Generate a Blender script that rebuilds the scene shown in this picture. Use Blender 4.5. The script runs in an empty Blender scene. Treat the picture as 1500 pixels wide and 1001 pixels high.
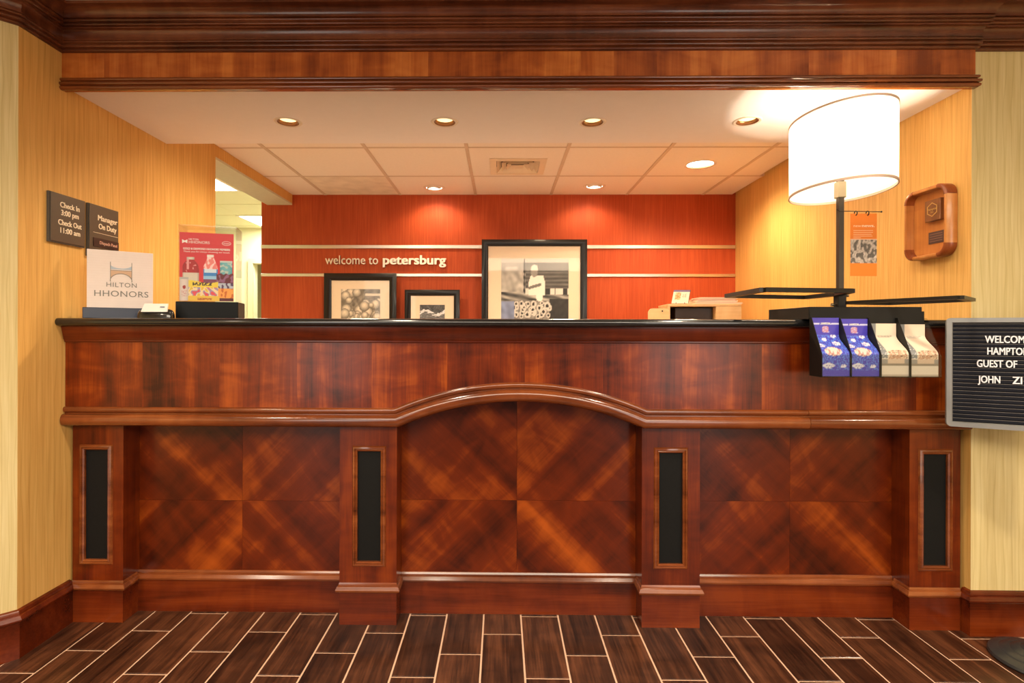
import bpy, math, random
from mathutils import Vector, Matrix
PI = math.pi
C = bpy.context.scene.collection
random.seed(4)

# ------------------------------------------------------------------ camera
cd = bpy.data.cameras.new('camera'); cam = bpy.data.objects.new('camera', cd); C.objects.link(cam)
cd.sensor_width = 36; cd.lens = 800 * 36 / 1500
cd.shift_x = (750 - 723.7) / 1500; cd.shift_y = (484 - 500.5) / 1500
cd.clip_start = 0.02
TH, RO, EYE = -0.0129, 0.0025, 1.19
R0 = Vector((math.cos(TH), -math.sin(TH), 0)); FW = Vector((math.sin(TH), math.cos(TH), 0)); U0 = Vector((0, 0, 1))
XC = R0 * math.cos(RO) + U0 * math.sin(RO); YC = -R0 * math.sin(RO) + U0 * math.cos(RO)
M = Matrix((XC, YC, -FW)).transposed().to_4x4(); M.translation = (0, 0, EYE)
cam.matrix_world = M
bpy.context.scene.camera = cam

# ------------------------------------------------------------------ world, large lights, exposure
W = bpy.data.worlds.new('world'); bpy.context.scene.world = W; W.use_nodes = True
W.node_tree.nodes['Background'].inputs[0].default_value = (1.0, 0.93, 0.84, 1)
W.node_tree.nodes['Background'].inputs[1].default_value = 0.1
vs = bpy.context.scene.view_settings
vs.view_transform = 'Standard'; vs.look = 'None'; vs.gamma = 1; vs.exposure = 0.62; vs.use_curve_mapping = False

def light(name, kind, loc, power, col, rot=(0, 0, 0), **kw):
    l = bpy.data.lights.new(name, kind); l.energy = power; l.color = col
    for k, v in kw.items(): setattr(l, k, v)
    o = bpy.data.objects.new(name, l); C.objects.link(o); o.location = loc; o.rotation_euler = rot
    return o
DAY = (1.0, 0.97, 0.90); WARM = (1.0, 0.74, 0.46); SOFTW = (1.0, 0.80, 0.58)
# added fill lights far behind the camera, at the sides, in place of window daylight
for wx, ww, wp_ in ((2.85, 1.4, 30), (-2.6, 1.2, 22)):
    light('lobby_side_fill', 'AREA', (wx, -3.9, 1.25), wp_, (1.0, 0.93, 0.84), (PI / 2, 0, 0), shape='RECTANGLE', size=ww, size_y=2.2)
# wide unseen fill light added under the middle of the lobby ceiling
light('lobby_ceiling_fill', 'AREA', (0.2, -1.6, 2.44), 190, (1.0, 0.87, 0.68), (0, 0, 0), shape='RECTANGLE', size=4.5, size_y=2.0)
# lobby ceiling downlights
for x, y, p in ((-0.63, 1.45, 50), (1.09, 1.45, 50), (-0.63, -0.4, 60), (1.09, -0.4, 60), (-2.2, 0.1, 90), (2.8, 0.6, 80)):
    light('lobby_downlight', 'SPOT', (x, y, 2.43), p, (1, 0.84, 0.62), (0, 0, 0), spot_size=2.5, spot_blend=0.8, shadow_soft_size=0.07)
# soffit downlights over the counter
SOF = [(-0.996, 2.535), (-0.265, 2.540), (0.423, 2.547), (1.135, 2.538)]
for x, y in SOF:
    light('soffit_spot', 'SPOT', (x, y, 2.185), 48, WARM, (0, 0, 0), spot_size=2.3, spot_blend=0.7, shadow_soft_size=0.03)
# rear ceiling lamps: two wall washers and one wide lamp
for x, y in ((-0.533, 4.32), (0.728, 4.28)):
    light('washer_spot', 'SPOT', (x, y, 2.305), 8, WARM, (0.20, 0, 0), spot_size=2.4, spot_blend=0.6, shadow_soft_size=0.03)
light('wide_spot', 'SPOT', (1.351, 3.732, 2.31), 58, (1, .74, .46), (0, 0, 0), spot_size=2.8, spot_blend=0.6, shadow_soft_size=0.07)
# warm fill lights added over the clerk's aisle behind the soffit, without fixtures
for x in (-0.9, 0.4):
    light('aisle_fill', 'SPOT', (x, 3.1, 2.31), 84, WARM, (0, 0, 0), spot_size=2.9, spot_blend=0.8, shadow_soft_size=0.08)

# ------------------------------------------------------------------ helpers
class MB:
    def __init__(s): s.v = []; s.f = []; s.sm = []
    def add(s, vs_, fs, smooth=False):
        b = len(s.v); s.v += [tuple(p) for p in vs_]
        for f in fs: s.f.append(tuple(i + b for i in f)); s.sm.append(smooth)
    def box(s, x0, x1, y0, y1, z0, z1, bev=0.0):
        if bev <= 0:
            vv = [(x, y, z) for z in (z0, z1) for y in (y0, y1) for x in (x0, x1)]
            s.add(vv, [(0, 2, 3, 1), (4, 5, 7, 6), (0, 1, 5, 4), (2, 6, 7, 3), (0, 4, 6, 2), (1, 3, 7, 5)])
            return s
        b = bev
        def ring(z, d): return [(x0 + d, y0 + b, z), (x0 + b, y0 + d, z), (x1 - b, y0 + d, z), (x1 - d, y0 + b, z),
                                (x1 - d, y1 - b, z), (x1 - b, y1 - d, z), (x0 + b, y1 - d, z), (x0 + d, y1 - b, z)]
        r = [[(x0 + b, y0 + b, z0), (x0 + b, y0 + b, z0), (x1 - b, y0 + b, z0), (x1 - b, y0 + b, z0), (x1 - b, y1 - b, z0), (x1 - b, y1 - b, z0), (x0 + b, y1 - b, z0), (x0 + b, y1 - b, z0)],
             ring(z0 + b, 0), ring(z1 - b, 0),
             [(x0 + b, y0 + b, z1), (x0 + b, y0 + b, z1), (x1 - b, y0 + b, z1), (x1 - b, y0 + b, z1), (x1 - b, y1 - b, z1), (x1 - b, y1 - b, z1), (x0 + b, y1 - b, z1), (x0 + b, y1 - b, z1)]]
        vv = sum(r, []); fs = [tuple(range(7, -1, -1)), tuple(range(24, 32))]
        for k in range(3):
            for i in range(8):
                j = (i + 1) % 8; fs.append((k * 8 + i, k * 8 + j, k * 8 + 8 + j, k * 8 + 8 + i))
        s.add(vv, fs); return s
    def prism(s, poly, a, b, axis='y'):
        n = len(poly)
        def P(p, t):
            return {'y': (p[0], t, p[1]), 'z': (p[0], p[1], t), 'x': (t, p[0], p[1])}[axis]
        vv = [P(p, a) for p in poly] + [P(p, b) for p in poly]
        s.add(vv, [tuple(range(n)), tuple(range(2 * n - 1, n - 1, -1))] + [(i, i + n, (i + 1) % n + n, (i + 1) % n) for i in range(n)])
        return s
    def lathe(s, prof, c=(0, 0, 0), n=32, ax='z', sx=1, sy=1, cap=True):
        vv = []
        for r, z in prof:
            for k in range(n):
                a = 2 * PI * k / n; x, y = r * math.cos(a) * sx, r * math.sin(a) * sy
                if ax == 'z': vv.append((c[0] + x, c[1] + y, c[2] + z))
                elif ax == 'y': vv.append((c[0] + x, c[1] + z, c[2] + y))
                else: vv.append((c[0] + z, c[1] + x, c[2] + y))
        fs = []
        for i in range(len(prof) - 1):
            for k in range(n):
                j = (k + 1) % n; fs.append((i * n + k, i * n + j, (i + 1) * n + j, (i + 1) * n + k))
        s.add(vv, fs, True)
        if cap:
            m = (len(prof) - 1) * n
            s.add([vv[k] for k in range(n)], [tuple(range(n - 1, -1, -1))]); s.add([vv[m + k] for k in range(n)], [tuple(range(n))])
        return s
    def tube(s, pts, r, n=8):
        pts = [Vector(p) for p in pts]; vv = []
        for i, p in enumerate(pts):
            d = (pts[min(i + 1, len(pts) - 1)] - pts[max(i - 1, 0)]).normalized()
            u = d.cross(Vector((0, 0, 1)));
            if u.length < 1e-4: u = d.cross(Vector((0, 1, 0)))
            u.normalize(); w = d.cross(u)
            for k in range(n):
                a = 2 * PI * k / n; vv.append(p + (u * math.cos(a) + w * math.sin(a)) * r)
        fs = [tuple(range(n - 1, -1, -1)), tuple((len(pts) - 1) * n + k for k in range(n))]
        for i in range(len(pts) - 1):
            for k in range(n):
                j = (k + 1) % n; fs.append((i * n + k, i * n + j, (i + 1) * n + j, (i + 1) * n + k))
        s.add(vv, fs, True); return s
    def bar(s, p, q, w, h):
        p, q = Vector(p), Vector(q); d = (q - p).normalized(); u = d.cross(Vector((0, 0, 1))).normalized() * w / 2; t = u.normalized().cross(d) * h / 2
        vv = [e + a * u + b * t for e in (p, q) for a, b in ((-1, -1), (1, -1), (1, 1), (-1, 1))]
        s.add(vv, [(3, 2, 1, 0), (4, 5, 6, 7)] + [(i, (i + 1) % 4, (i + 1) % 4 + 4, i + 4) for i in range(4)]); return s
    def sweep(s, path, prof, N, smooth=True, closed=False, flip=False):
        """profile points (a, b): a along the in-plane left normal of the path, b along N; mitred corners"""
        N = Vector(N); path = [Vector(p) for p in path]; n = len(path); m = len(prof); vv = []
        for i, p in enumerate(path):
            prv = path[i - 1] if (i > 0 or closed) else None; nx = path[(i + 1) % n] if (i < n - 1 or closed) else None
            d1 = (p - prv).normalized() if prv is not None else (nx - p).normalized()
            d2 = (nx - p).normalized() if nx is not None else d1
            n1, n2 = N.cross(d1), N.cross(d2); mt = (n1 + n2).normalized(); mt = mt / max(mt.dot(n1), 0.2)
            for a, b in prof: vv.append(p + mt * a + N * b)
        fs = []
        for i in range(n if closed else n - 1):
            j = (i + 1) % n
            for k in range(m):
                l = (k + 1) % m; q = (i * m + k, j * m + k, j * m + l, i * m + l); fs.append(q[::-1] if flip else q)
        s.add(vv, fs, smooth)
        if not closed:
            s.add([vv[k] for k in range(m)], [tuple(range(m))]); s.add([vv[(n - 1) * m + k] for k in range(m)], [tuple(range(m - 1, -1, -1))])
        return s
    def build(s, name, mat, parent=None, col=None, sharp=0.6, loc=None, rz=0):
        me = bpy.data.meshes.new(name); me.from_pydata(s.v, [], s.f); me.validate()
        if len(me.polygons) == len(s.sm): me.polygons.foreach_set('use_smooth', s.sm)
        import bmesh
        bm = bmesh.new(); bm.from_mesh(me)
        bmesh.ops.recalc_face_normals(bm, faces=bm.faces); bm.to_mesh(me); bm.free()
        try: me.set_sharp_from_angle(angle=sharp)
        except Exception: pass
        me.materials.append(mat)
        o = bpy.data.objects.new(name, me); C.objects.link(o)
        if parent is not None: o.parent = parent
        if loc is not None: o.location = loc
        if rz: o.rotation_euler = (0, 0, rz)
        return o

def tag(o, label=None, cat=None, group=None, kind=None):
    if label: o['label'] = label
    if cat: o['category'] = cat
    if group: o['group'] = group
    if kind: o['kind'] = kind
    return o
def thing(name, label, cat, loc=(0, 0, 0), rz=0, group=None):
    o = bpy.data.objects.new(name, None); C.objects.link(o); o.location = loc; o.rotation_euler = (0, 0, rz)
    o.empty_display_size = 0.05
    return tag(o, label, cat, group)
def S(name, mb, mat, parent=None):
    o = mb.build(name, mat, parent)
    if parent is None: o['kind'] = 'structure'
    return o
def copy_tree(o, parent=None):
    c = o.copy(); C.objects.link(c)
    if parent is not None: c.parent = parent
    for ch in list(o.children): copy_tree(ch, c)
    return c

def text_verts(body, size, ext=0.0, off=0.0, align='CENTER', xs=1.0, shear=0, sp=1.0):
    cu = bpy.data.curves.new('t', 'FONT'); cu.body = body; cu.size = size; cu.extrude = ext; cu.offset = off
    cu.align_x = align; cu.resolution_u = 3; cu.shear = shear; cu.space_character = sp
    ob = bpy.data.objects.new('t', cu); C.objects.link(ob)
    dg = bpy.context.evaluated_depsgraph_get(); dg.update()
    me = bpy.data.meshes.new_from_object(ob.evaluated_get(dg))
    v = [(p.co.x * xs, p.co.y, p.co.z) for p in me.vertices]; f = [tuple(p.vertices) for p in me.polygons]
    bpy.data.objects.remove(ob); bpy.data.curves.remove(cu); bpy.data.meshes.remove(me)
    return v, f
def bold(v, f, b):
    """heavier strokes: the glyphs repeated a hair to each side"""
    if b <= 0: return v, f
    V, F = [], []
    for k, (dx, dy) in enumerate(((-b, -b * .5), (b, -b * .5), (0, b * .5), (-b, b * .5), (b, b * .5))):
        o = len(V); V += [(p[0] + dx, p[1] + dy, p[2] + .00006 * k) for p in v]; F += [tuple(i + o for i in q) for q in f]
    return V, F
def text(mb, body, size, x, y, z, ext=0.0004, off=0.0, align='CENTER', xs=1.0, sp=1.0, fit=None):
    """lettering on a plane that faces -Y, baseline at z"""
    v, f = text_verts(body, size, ext, 0, align, xs, 0, sp)
    if fit and v:
        w = max(p[0] for p in v) - min(p[0] for p in v); k = fit / w
        v = [(p[0] * k, p[1], p[2]) for p in v]
    v, f = bold(v, f, off)
    mb.add([(x + p[0], y - p[2] , z + p[1]) for p in v], f); return mb

# ------------------------------------------------------------------ materials
def nt(name):
    m = bpy.data.materials.new(name); m.use_nodes = True; t = m.node_tree
    return m, t, t.nodes, t.links, t.nodes['Principled BSDF']
def plain(name, col, rough=0.5, metal=0.0, coat=0.0, emit=0.0, alpha=1, spec=0.5, nscale=None, namp=0.06, trans=0, ecol=None):
    m, t, n, l, b = nt(name)
    b.inputs['Base Color'].default_value = (*col, 1); b.inputs['Roughness'].default_value = rough; b.inputs['Metallic'].default_value = metal
    b.inputs['Coat Weight'].default_value = coat; b.inputs['Specular IOR Level'].default_value = spec
    if trans: b.inputs['Transmission Weight'].default_value = trans
    if emit: b.inputs['Emission Color'].default_value = (*(ecol or col), 1); b.inputs['Emission Strength'].default_value = emit
    tc = n.new('ShaderNodeTexCoord'); ns = n.new('ShaderNodeTexNoise'); ns.inputs['Scale'].default_value = nscale or 25; ns.inputs['Detail'].default_value = 4
    l.new(tc.outputs['Object'], ns.inputs['Vector'])
    mx = n.new('ShaderNodeMix'); mx.data_type = 'RGBA'; mx.inputs[6].default_value = (*[c * (1 - namp) for c in col], 1); mx.inputs[7].default_value = (*[min(1, c * (1 + namp)) for c in col], 1)
    l.new(ns.outputs['Fac'], mx.inputs[0]); l.new(mx.outputs[2], b.inputs['Base Color'])
    return m
def math_node(n, l, op, a, b=None):
    k = n.new('ShaderNodeMath'); k.operation = op
    for i, q in enumerate((a, b)):
        if q is None: continue
        if isinstance(q, (int, float)): k.inputs[i].default_value = q
        else: l.new(q, k.inputs[i])
    return k.outputs[0]
def wood(name, d, m_, h, grain=(1, 0, 0), ang=0.0, rough=0.28, coat=0.35, big=3.0, tone=0.25, fine=1.0, cross=0.3, bump=0.02, fw=0.7):
    """grain: 'x','y','z' axis of the grain; ang rotates it in the XZ plane"""
    m, t, n, l, b = nt(name)
    tc = n.new('ShaderNodeTexCoord'); oi = n.new('ShaderNodeObjectInfo')
    rnd = math_node(n, l, 'MULTIPLY', oi.outputs['Random'], 37.0)
    cx = n.new('ShaderNodeCombineXYZ'); l.new(rnd, cx.inputs[0]); l.new(rnd, cx.inputs[1]); l.new(rnd, cx.inputs[2])
    mp0 = n.new('ShaderNodeMapping'); mp0.inputs['Rotation'].default_value = (0, ang, 0)
    l.new(tc.outputs['Object'], mp0.inputs['Vector'])
    ad = n.new('ShaderNodeVectorMath'); ad.operation = 'ADD'; l.new(mp0.outputs[0], ad.inputs[0]); l.new(cx.outputs[0], ad.inputs[1])
    g = Vector(grain)
    def stretched(along, across, detail=5, dist=0.0):
        mp = n.new('ShaderNodeMapping'); mp.inputs['Scale'].default_value = tuple(along if c else across for c in g)
        l.new(ad.outputs[0], mp.inputs['Vector']); ns = n.new('ShaderNodeTexNoise'); ns.inputs['Scale'].default_value = 1
        ns.inputs['Detail'].default_value = detail; ns.inputs['Distortion'].default_value = dist
        l.new(mp.outputs[0], ns.inputs['Vector']); return ns.outputs['Fac']
    A = stretched(big * 0.25, big * 2.6, 3, 0.6); B = stretched(6 * fine, 150 * fine, 4); Cc = stretched(14, 5, 4, 0.8)
    s1 = math_node(n, l, 'MULTIPLY', A, 0.62); s2 = math_node(n, l, 'MULTIPLY', B, 0.25 * fw); s3 = math_node(n, l, 'MULTIPLY', Cc, cross)
    sm = math_node(n, l, 'ADD', math_node(n, l, 'ADD', s1, s2), s3)
    tn = math_node(n, l, 'MULTIPLY', math_node(n, l, 'SUBTRACT', oi.outputs['Random'], 0.5), tone)
    sm = math_node(n, l, 'ADD', sm, tn)
    cr = n.new('ShaderNodeValToRGB'); e = cr.color_ramp.elements
    mid = 0.31 + 0.125 * fw + cross * 0.5
    e[0].position = mid - 0.17; e[0].color = (*d, 1); e[1].position = mid + 0.17; e[1].color = (*h, 1)
    k = e.new(mid); k.color = (*m_, 1)
    l.new(sm, cr.inputs[0]); l.new(cr.outputs[0], b.inputs['Base Color'])
    b.inputs['Roughness'].default_value = rough; b.inputs['Coat Weight'].default_value = coat; b.inputs['Coat Roughness'].default_value = 0.12; b.inputs['Specular IOR Level'].default_value = 0.3
    bp = n.new('ShaderNodeBump'); bp.inputs['Strength'].default_value = bump * 4; bp.inputs['Distance'].default_value = 0.001
    l.new(B, bp.inputs['Height']); l.new(bp.outputs[0], b.inputs['Normal'])
    return m
def wallpaper(name, base, dark, light_, lines=True, rough=0.6):
    m, t, n, l, b = nt(name)
    tc = n.new('ShaderNodeTexCoord'); sp = n.new('ShaderNodeSeparateXYZ'); l.new(tc.outputs['Object'], sp.inputs[0])
    u = math_node(n, l, 'ADD', sp.outputs[0], sp.outputs[1])
    cb = n.new('ShaderNodeCombineXYZ'); l.new(u, cb.inputs[0]); l.new(sp.outputs[2], cb.inputs[1])
    def ns(sx, sz, det, dist=0):
        mp = n.new('ShaderNodeMapping'); mp.inputs['Scale'].default_value = (sx, sz, 1); l.new(cb.outputs[0], mp.inputs['Vector'])
        q = n.new('ShaderNodeTexNoise'); q.inputs['Scale'].default_value = 1; q.inputs['Detail'].default_value = det; q.inputs['Distortion'].default_value = dist
        l.new(mp.outputs[0], q.inputs['Vector']); return q.outputs['Fac']
    A = ns(85, 3.0, 3); B = ns(5, 1.2, 3)
    mp = n.new('ShaderNodeMapping'); mp.inputs['Scale'].default_value = (11, 2.6, 1); l.new(cb.outputs[0], mp.inputs['Vector'])
    wv = n.new('ShaderNodeTexWave'); wv.inputs['Scale'].default_value = 1.0; wv.inputs['Distortion'].default_value = 5.5; wv.inputs['Detail'].default_value = 2
    wv.inputs['Detail Scale'].default_value = 0.9; l.new(mp.outputs[0], wv.inputs['Vector'])
    cr = n.new('ShaderNodeValToRGB'); cr.color_ramp.elements[0].position = 0.0; cr.color_ramp.elements[0].color = (1, 1, 1, 1)
    cr.color_ramp.elements[1].position = 0.11; cr.color_ramp.elements[1].color = (0, 0, 0, 1); l.new(wv.outputs['Fac'], cr.inputs[0])
    f = math_node(n, l, 'ADD', math_node(n, l, 'MULTIPLY', A, 0.6), math_node(n, l, 'MULTIPLY', B, 0.4))
    r2 = n.new('ShaderNodeValToRGB'); e = r2.color_ramp.elements; e[0].position = 0.36; e[0].color = (*dark, 1); e[1].position = 0.64; e[1].color = (*light_, 1)
    k = e.new(0.5); k.color = (*base, 1); l.new(f, r2.inputs[0])
    mx = n.new('ShaderNodeMix'); mx.data_type = 'RGBA'; mx.blend_type = 'MULTIPLY'; l.new(r2.outputs[0], mx.inputs[6]); mx.inputs[7].default_value = (0.76, 0.70, 0.56, 1)
    l.new(math_node(n, l, 'MULTIPLY', cr.outputs[0], 0.42 if lines else 0.0), mx.inputs[0]); l.new(mx.outputs[2], b.inputs['Base Color'])
    b.inputs['Roughness'].default_value = rough; b.inputs['Specular IOR Level'].default_value = 0.25
    bp = n.new('ShaderNodeBump'); bp.inputs['Strength'].default_value = 0.12; bp.inputs['Distance'].default_value = 0.002; l.new(A, bp.inputs['Height']); l.new(bp.outputs[0], b.inputs['Normal'])
    return m
def painted(name, rough=0.4, coat=0.0):
    m, t, n, l, b = nt(name); a = n.new('ShaderNodeAttribute'); a.attribute_name = 'col'
    l.new(a.outputs['Color'], b.inputs['Base Color']); b.inputs['Roughness'].default_value = rough; b.inputs['Coat Weight'].default_value = coat
    return m
def glass(name, col=(1, 1, 1), gl=0.03, rough=0.03):
    m, t, n, l, b = nt(name); n.remove(b)
    tr = n.new('ShaderNodeBsdfTransparent'); tr.inputs[0].default_value = (*col, 1); g = n.new('ShaderNodeBsdfGlossy'); g.inputs['Roughness'].default_value = rough
    mx = n.new('ShaderNodeMixShader'); fr = n.new('ShaderNodeLayerWeight'); fr.inputs[0].default_value = 0.5
    p5 = math_node(n, l, 'POWER', fr.outputs['Facing'], 5.0)
    l.new(math_node(n, l, 'ADD', math_node(n, l, 'MULTIPLY', p5, 0.6), gl), mx.inputs[0]); l.new(tr.outputs[0], mx.inputs[1]); l.new(g.outputs[0], mx.inputs[2])
    l.new(mx.outputs[0], n['Material Output'].inputs[0]); return m

D, MI, HI = (0.036, 0.0040, 0.0008), (0.165, 0.022, 0.0022), (0.40, 0.080, 0.007)
M_leaf = wood('cherry_veneer_leaf', D, MI, HI, (0, 0, 1), big=3.2, tone=0.16, cross=0.30, coat=0.15)
M_head = wood('header_veneer_leaf', (0.19, 0.036, 0.006), (0.38, 0.090, 0.015), (0.58, 0.18, 0.035), (0, 0, 1), big=5, tone=0.15, cross=0.34, rough=0.25)
D2, MI2, HI2 = (0.026, 0.0028, 0.0006), (0.125, 0.0155, 0.0016), (0.36, 0.070, 0.006)
M_qa = wood('cherry_veneer_rising', D2, MI2, HI2, (1, 0, 0), ang=PI / 4, big=2.4, tone=0.06, cross=0.26, coat=0.15, fw=0.35)
M_qb = wood('cherry_veneer_falling', D2, MI2, HI2, (1, 0, 0), ang=-PI / 4, big=2.4, tone=0.06, cross=0.26, coat=0.15, fw=0.35)
M_body = wood('cherry_solid_vertical', (0.040, 0.0045, 0.0009), (0.115, 0.0145, 0.0018), (0.21, 0.034, 0.0035), (0, 0, 1), big=5, tone=0.06, coat=0.12)
M_mold = wood('cherry_moulding', (0.075, 0.015, 0.004), (0.19, 0.045, 0.011), (0.30, 0.085, 0.022), (1, 0, 0), big=6, tone=0.05, rough=0.16, coat=0.8, cross=0.15)
M_base = wood('cherry_baseboard', (0.040, 0.005, 0.0012), (0.115, 0.015, 0.0028), (0.19, 0.031, 0.005), (1, 0, 0), big=4, tone=0.06, rough=0.24, coat=0.2, cross=0.2)
M_crown = wood('crown_walnut', (0.050, 0.012, 0.0045), (0.14, 0.036, 0.013), (0.24, 0.075, 0.028), (1, 0, 0), big=7, tone=0.04, rough=0.28, coat=0.4, cross=0.25)
M_paper = wallpaper('wallpaper_alcove_lamplit', (0.72, 0.42, 0.125), (0.65, 0.36, 0.10), (0.79, 0.49, 0.16))  # same paper as the lobby, with warm lamplight tinted into its colour
M_paper2 = wallpaper('wallpaper_lobby', (0.64, 0.515, 0.255), (0.58, 0.455, 0.21), (0.70, 0.58, 0.31))
M_red = wallpaper('wallpaper_rust', (0.46, 0.072, 0.019), (0.40, 0.058, 0.015), (0.53, 0.094, 0.025), lines=False)
M_white = plain('painted_soffit', (0.88, 0.84, 0.86), 0.7, namp=0.02)
M_lobbyceil = plain('painted_ceiling', (0.78, 0.75, 0.70), 0.8, namp=0.02)
M_tile = plain('ceiling_tile', (0.89, 0.82, 0.76), 0.9, nscale=60, namp=0.04)
M_tilestain = plain('ceiling_tile_stained', (0.83, 0.72, 0.62), 0.9, nscale=9, namp=0.25)
M_tee = plain('ceiling_tee', (0.66, 0.54, 0.44), 0.6)
M_office = plain('office_paint', (0.80, 0.76, 0.52), 0.8, namp=0.02)
M_grout = plain('grout', (0.72, 0.46, 0.32), 0.85, nscale=90)
M_black = plain('black_laminate', (0.010, 0.010, 0.011), 0.16, coat=0.6, nscale=200, namp=0.3)
M_blackm = plain('black_metal', (0.012, 0.010, 0.009), 0.4, spec=.3, metal=0.0, coat=0.1)
M_inlay = plain('black_inlay', (0.005, 0.005, 0.005), 0.6, spec=.2, nscale=120, namp=0.4)
M_frame = plain('black_frame', (0.010, 0.008, 0.007), 0.3, coat=0.15, spec=.3)
M_mat = plain('cream_mount', (0.83, 0.70, 0.55), 0.8, namp=0.02)
M_chrome = plain('brushed_steel', (0.72, 0.66, 0.58), 0.28, metal=1.0)
M_brass = plain('antique_metal', (0.42, 0.36, 0.26), 0.3, metal=1.0)
M_trimw = plain('light_trim_white', (0.80, 0.72, 0.64), 0.5)
M_trimb = plain('light_trim_bronze', (0.20, 0.085, 0.035), 0.3, metal=0.7)
M_whitep = plain('white_print', (0.85, 0.83, 0.80), 0.5, namp=0.01)
M_plaque = plain('plaque_brown', (0.085, 0.058, 0.036), 0.45, nscale=60)
M_plaqed = plain('plaque_edge', (0.11, 0.11, 0.105), 0.35, metal=0.3)
M_cream = plain('cream_lettering', (0.86, 0.76, 0.60), 0.5, namp=0.01)
M_glass = glass('picture_glass', gl=0.015)
M_acryl = glass('clear_acrylic', (0.97, 0.97, 0.97), gl=0.012)
M_smoke = glass('smoked_acrylic', (0.88, 0.89, 0.88), gl=0.02)
M_paint = painted('printed_picture', 0.45)
M_paintg = painted('glossy_print', 0.3, 0.3)

def floor_mat():
    m = wood('wood_look_tile', (0.014, 0.0045, 0.0025), (0.052, 0.018, 0.0085), (0.13, 0.045, 0.020), (0, 1, 0), big=9, tone=0.10, rough=0.32, coat=0.15, fine=0.9, cross=0.2, bump=0.06, fw=1.5)
    return m
M_floor = floor_mat()

# ------------------------------------------------------------------ ROOM SHELL
XL, XR = -1.75, 1.846
ZH, ZS, ZC, ZL = 2.15, 2.16, 2.32, 2.45
# floor: slab of grout, tiles laid on it one by one
fl = S('floor', MB().box(-3.3, 3.7, -4.2, 8.2, -0.06, -0.003), M_grout)
PX, PL, G = 0.1543, 0.405, 0.007
tiles = []
def clip_ok(x, y): return True
rest = MB()
meshes = {}
def tile_mesh(key, w, d):
    if key in meshes: return meshes[key]
    mb = MB(); b = 0.0015
    v = [(-w/2, -d/2, -0.004), (w/2, -d/2, -0.004), (w/2, d/2, -0.004), (-w/2, d/2, -0.004),
         (-w/2, -d/2, -b), (w/2, -d/2, -b), (w/2, d/2, -b), (-w/2, d/2, -b),
         (-w/2 + b, -d/2 + b, 0), (w/2 - b, -d/2 + b, 0), (w/2 - b, d/2 - b, 0), (-w/2 + b, d/2 - b, 0)]
    f = [(8, 9, 10, 11)] + [(i, (i + 1) % 4, (i + 1) % 4 + 4, i + 4) for i in range(4)] + [(i + 4, (i + 1) % 4 + 4, (i + 1) % 4 + 8, i + 8) for i in range(4)]
    me = bpy.data.meshes.new('floor_tile'); me.from_pydata(v, [], f); me.materials.append(M_floor); meshes[key] = me; return me
cnt = 0
cols = sorted(range(-15, 17), key=lambda k: abs(k - 0.5))
def tile_rows(k):
    x0 = -0.069 + PX * k; ph = 2.139 + 0.135 * k
    yb = 2.292
    if x0 + PX < -1.74 or x0 > 1.85: yb = 2.10 if x0 > 0 else 1.99
    # joints
    j = ph - math.floor((ph - yb) / PL) * PL
    if j > yb: j -= PL
    segs = []
    top = yb
    y = j
    if top - y > 0.012: segs.append((y, top))
    while y > -4.1:
        segs.append((y - PL, y)); y -= PL
    return x0, segs
allseg = []
for k in range(-21, 24):
    x0, segs = tile_rows(k)
    for a, b_ in segs: allseg.append((k, x0, a, b_))
allseg.sort(key=lambda s: -(s[2] + s[3]) / 2 + 0.45 * max(0, abs(s[1]) - 1.9))
for i, (k, x0, a, b_) in enumerate(allseg):
    if x0 < -3.25 or x0 + PX > 3.65: continue
    w, d = PX - G, (b_ - a) - G
    if cnt < 296:
        key = round(d, 3); o = bpy.data.objects.new('floor_tile', tile_mesh(key, w, d)); C.objects.link(o); o.parent = fl
        o.location = (x0 + PX / 2, (a + b_) / 2, 0); cnt += 1
    else:
        rest.add([(x0 + G/2, a + G/2, 0), (x0 + PX - G/2, a + G/2, 0), (x0 + PX - G/2, b_ - G/2, 0), (x0 + G/2, b_ - G/2, 0)], [(0, 1, 2, 3)])
rt = rest.build('floor_tile_field', M_floor, fl); rt['kind'] = 'stuff'

# walls
mb = MB(); mb.box(XL - 0.2, XL, 1.9553, 3.32, 0, 2.6)
mb.box(XL - 0.2, XL, 3.32, 4.55, 2.25, 2.6)
S('wall_left', mb, M_paper)
# chamfered lobby wall on the left (45 degrees)
mb = MB(); mb.prism([(-1.75, 1.955), (-3.2, 0.505), (-3.34, 0.505), (-3.34, 0.7), (-1.95, 2.09), (-1.95, 1.955)], 0, 2.6, 'z'); S('wall_left_front', mb, M_paper2)
mb = MB(); mb.box(-3.4, -3.2, -4.2, 0.5, 0, 2.6); S('wall_left_lobby', mb, M_paper2)
# underside lining of the opening header
S('trim_1', MB().box(XL - 0.21, XL - 0.001, 3.321, 4.549, 2.235, 2.2495), plain('lining_pale', (0.62, 0.60, 0.46), 0.7))
# right wall, slightly splayed towards the back
mb = MB(); mb.prism([(XR, 2.1695), (1.85, 2.83), (1.94, 4.55), (2.1, 4.55), (2.1, 2.45), (2.1, 2.1695)], 0, 2.6, 'z'); S('wall_right', mb, M_paper)
S('wall_right_front', MB().box(XR, 3.6, 2.168, 2.1694, 0, 2.6), M_paper2)
S('wall_right_lobby', MB().box(3.6, 3.75, -4.2, 2.3, 0, 2.6), M_paper2)
S('wall_back', MB().box(-2.01, 2.1, 4.551, 4.70, 0, 2.6), M_red)
# metal strips on the back wall
S('trim_2', MB().box(-2.01, 1.935, 4.538, 4.551, 1.870, 1.899, 0.002), M_chrome)
S('trim_3', MB().box(-2.01, 1.935, 4.538, 4.551, 1.636, 1.661, 0.002), M_chrome)
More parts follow.
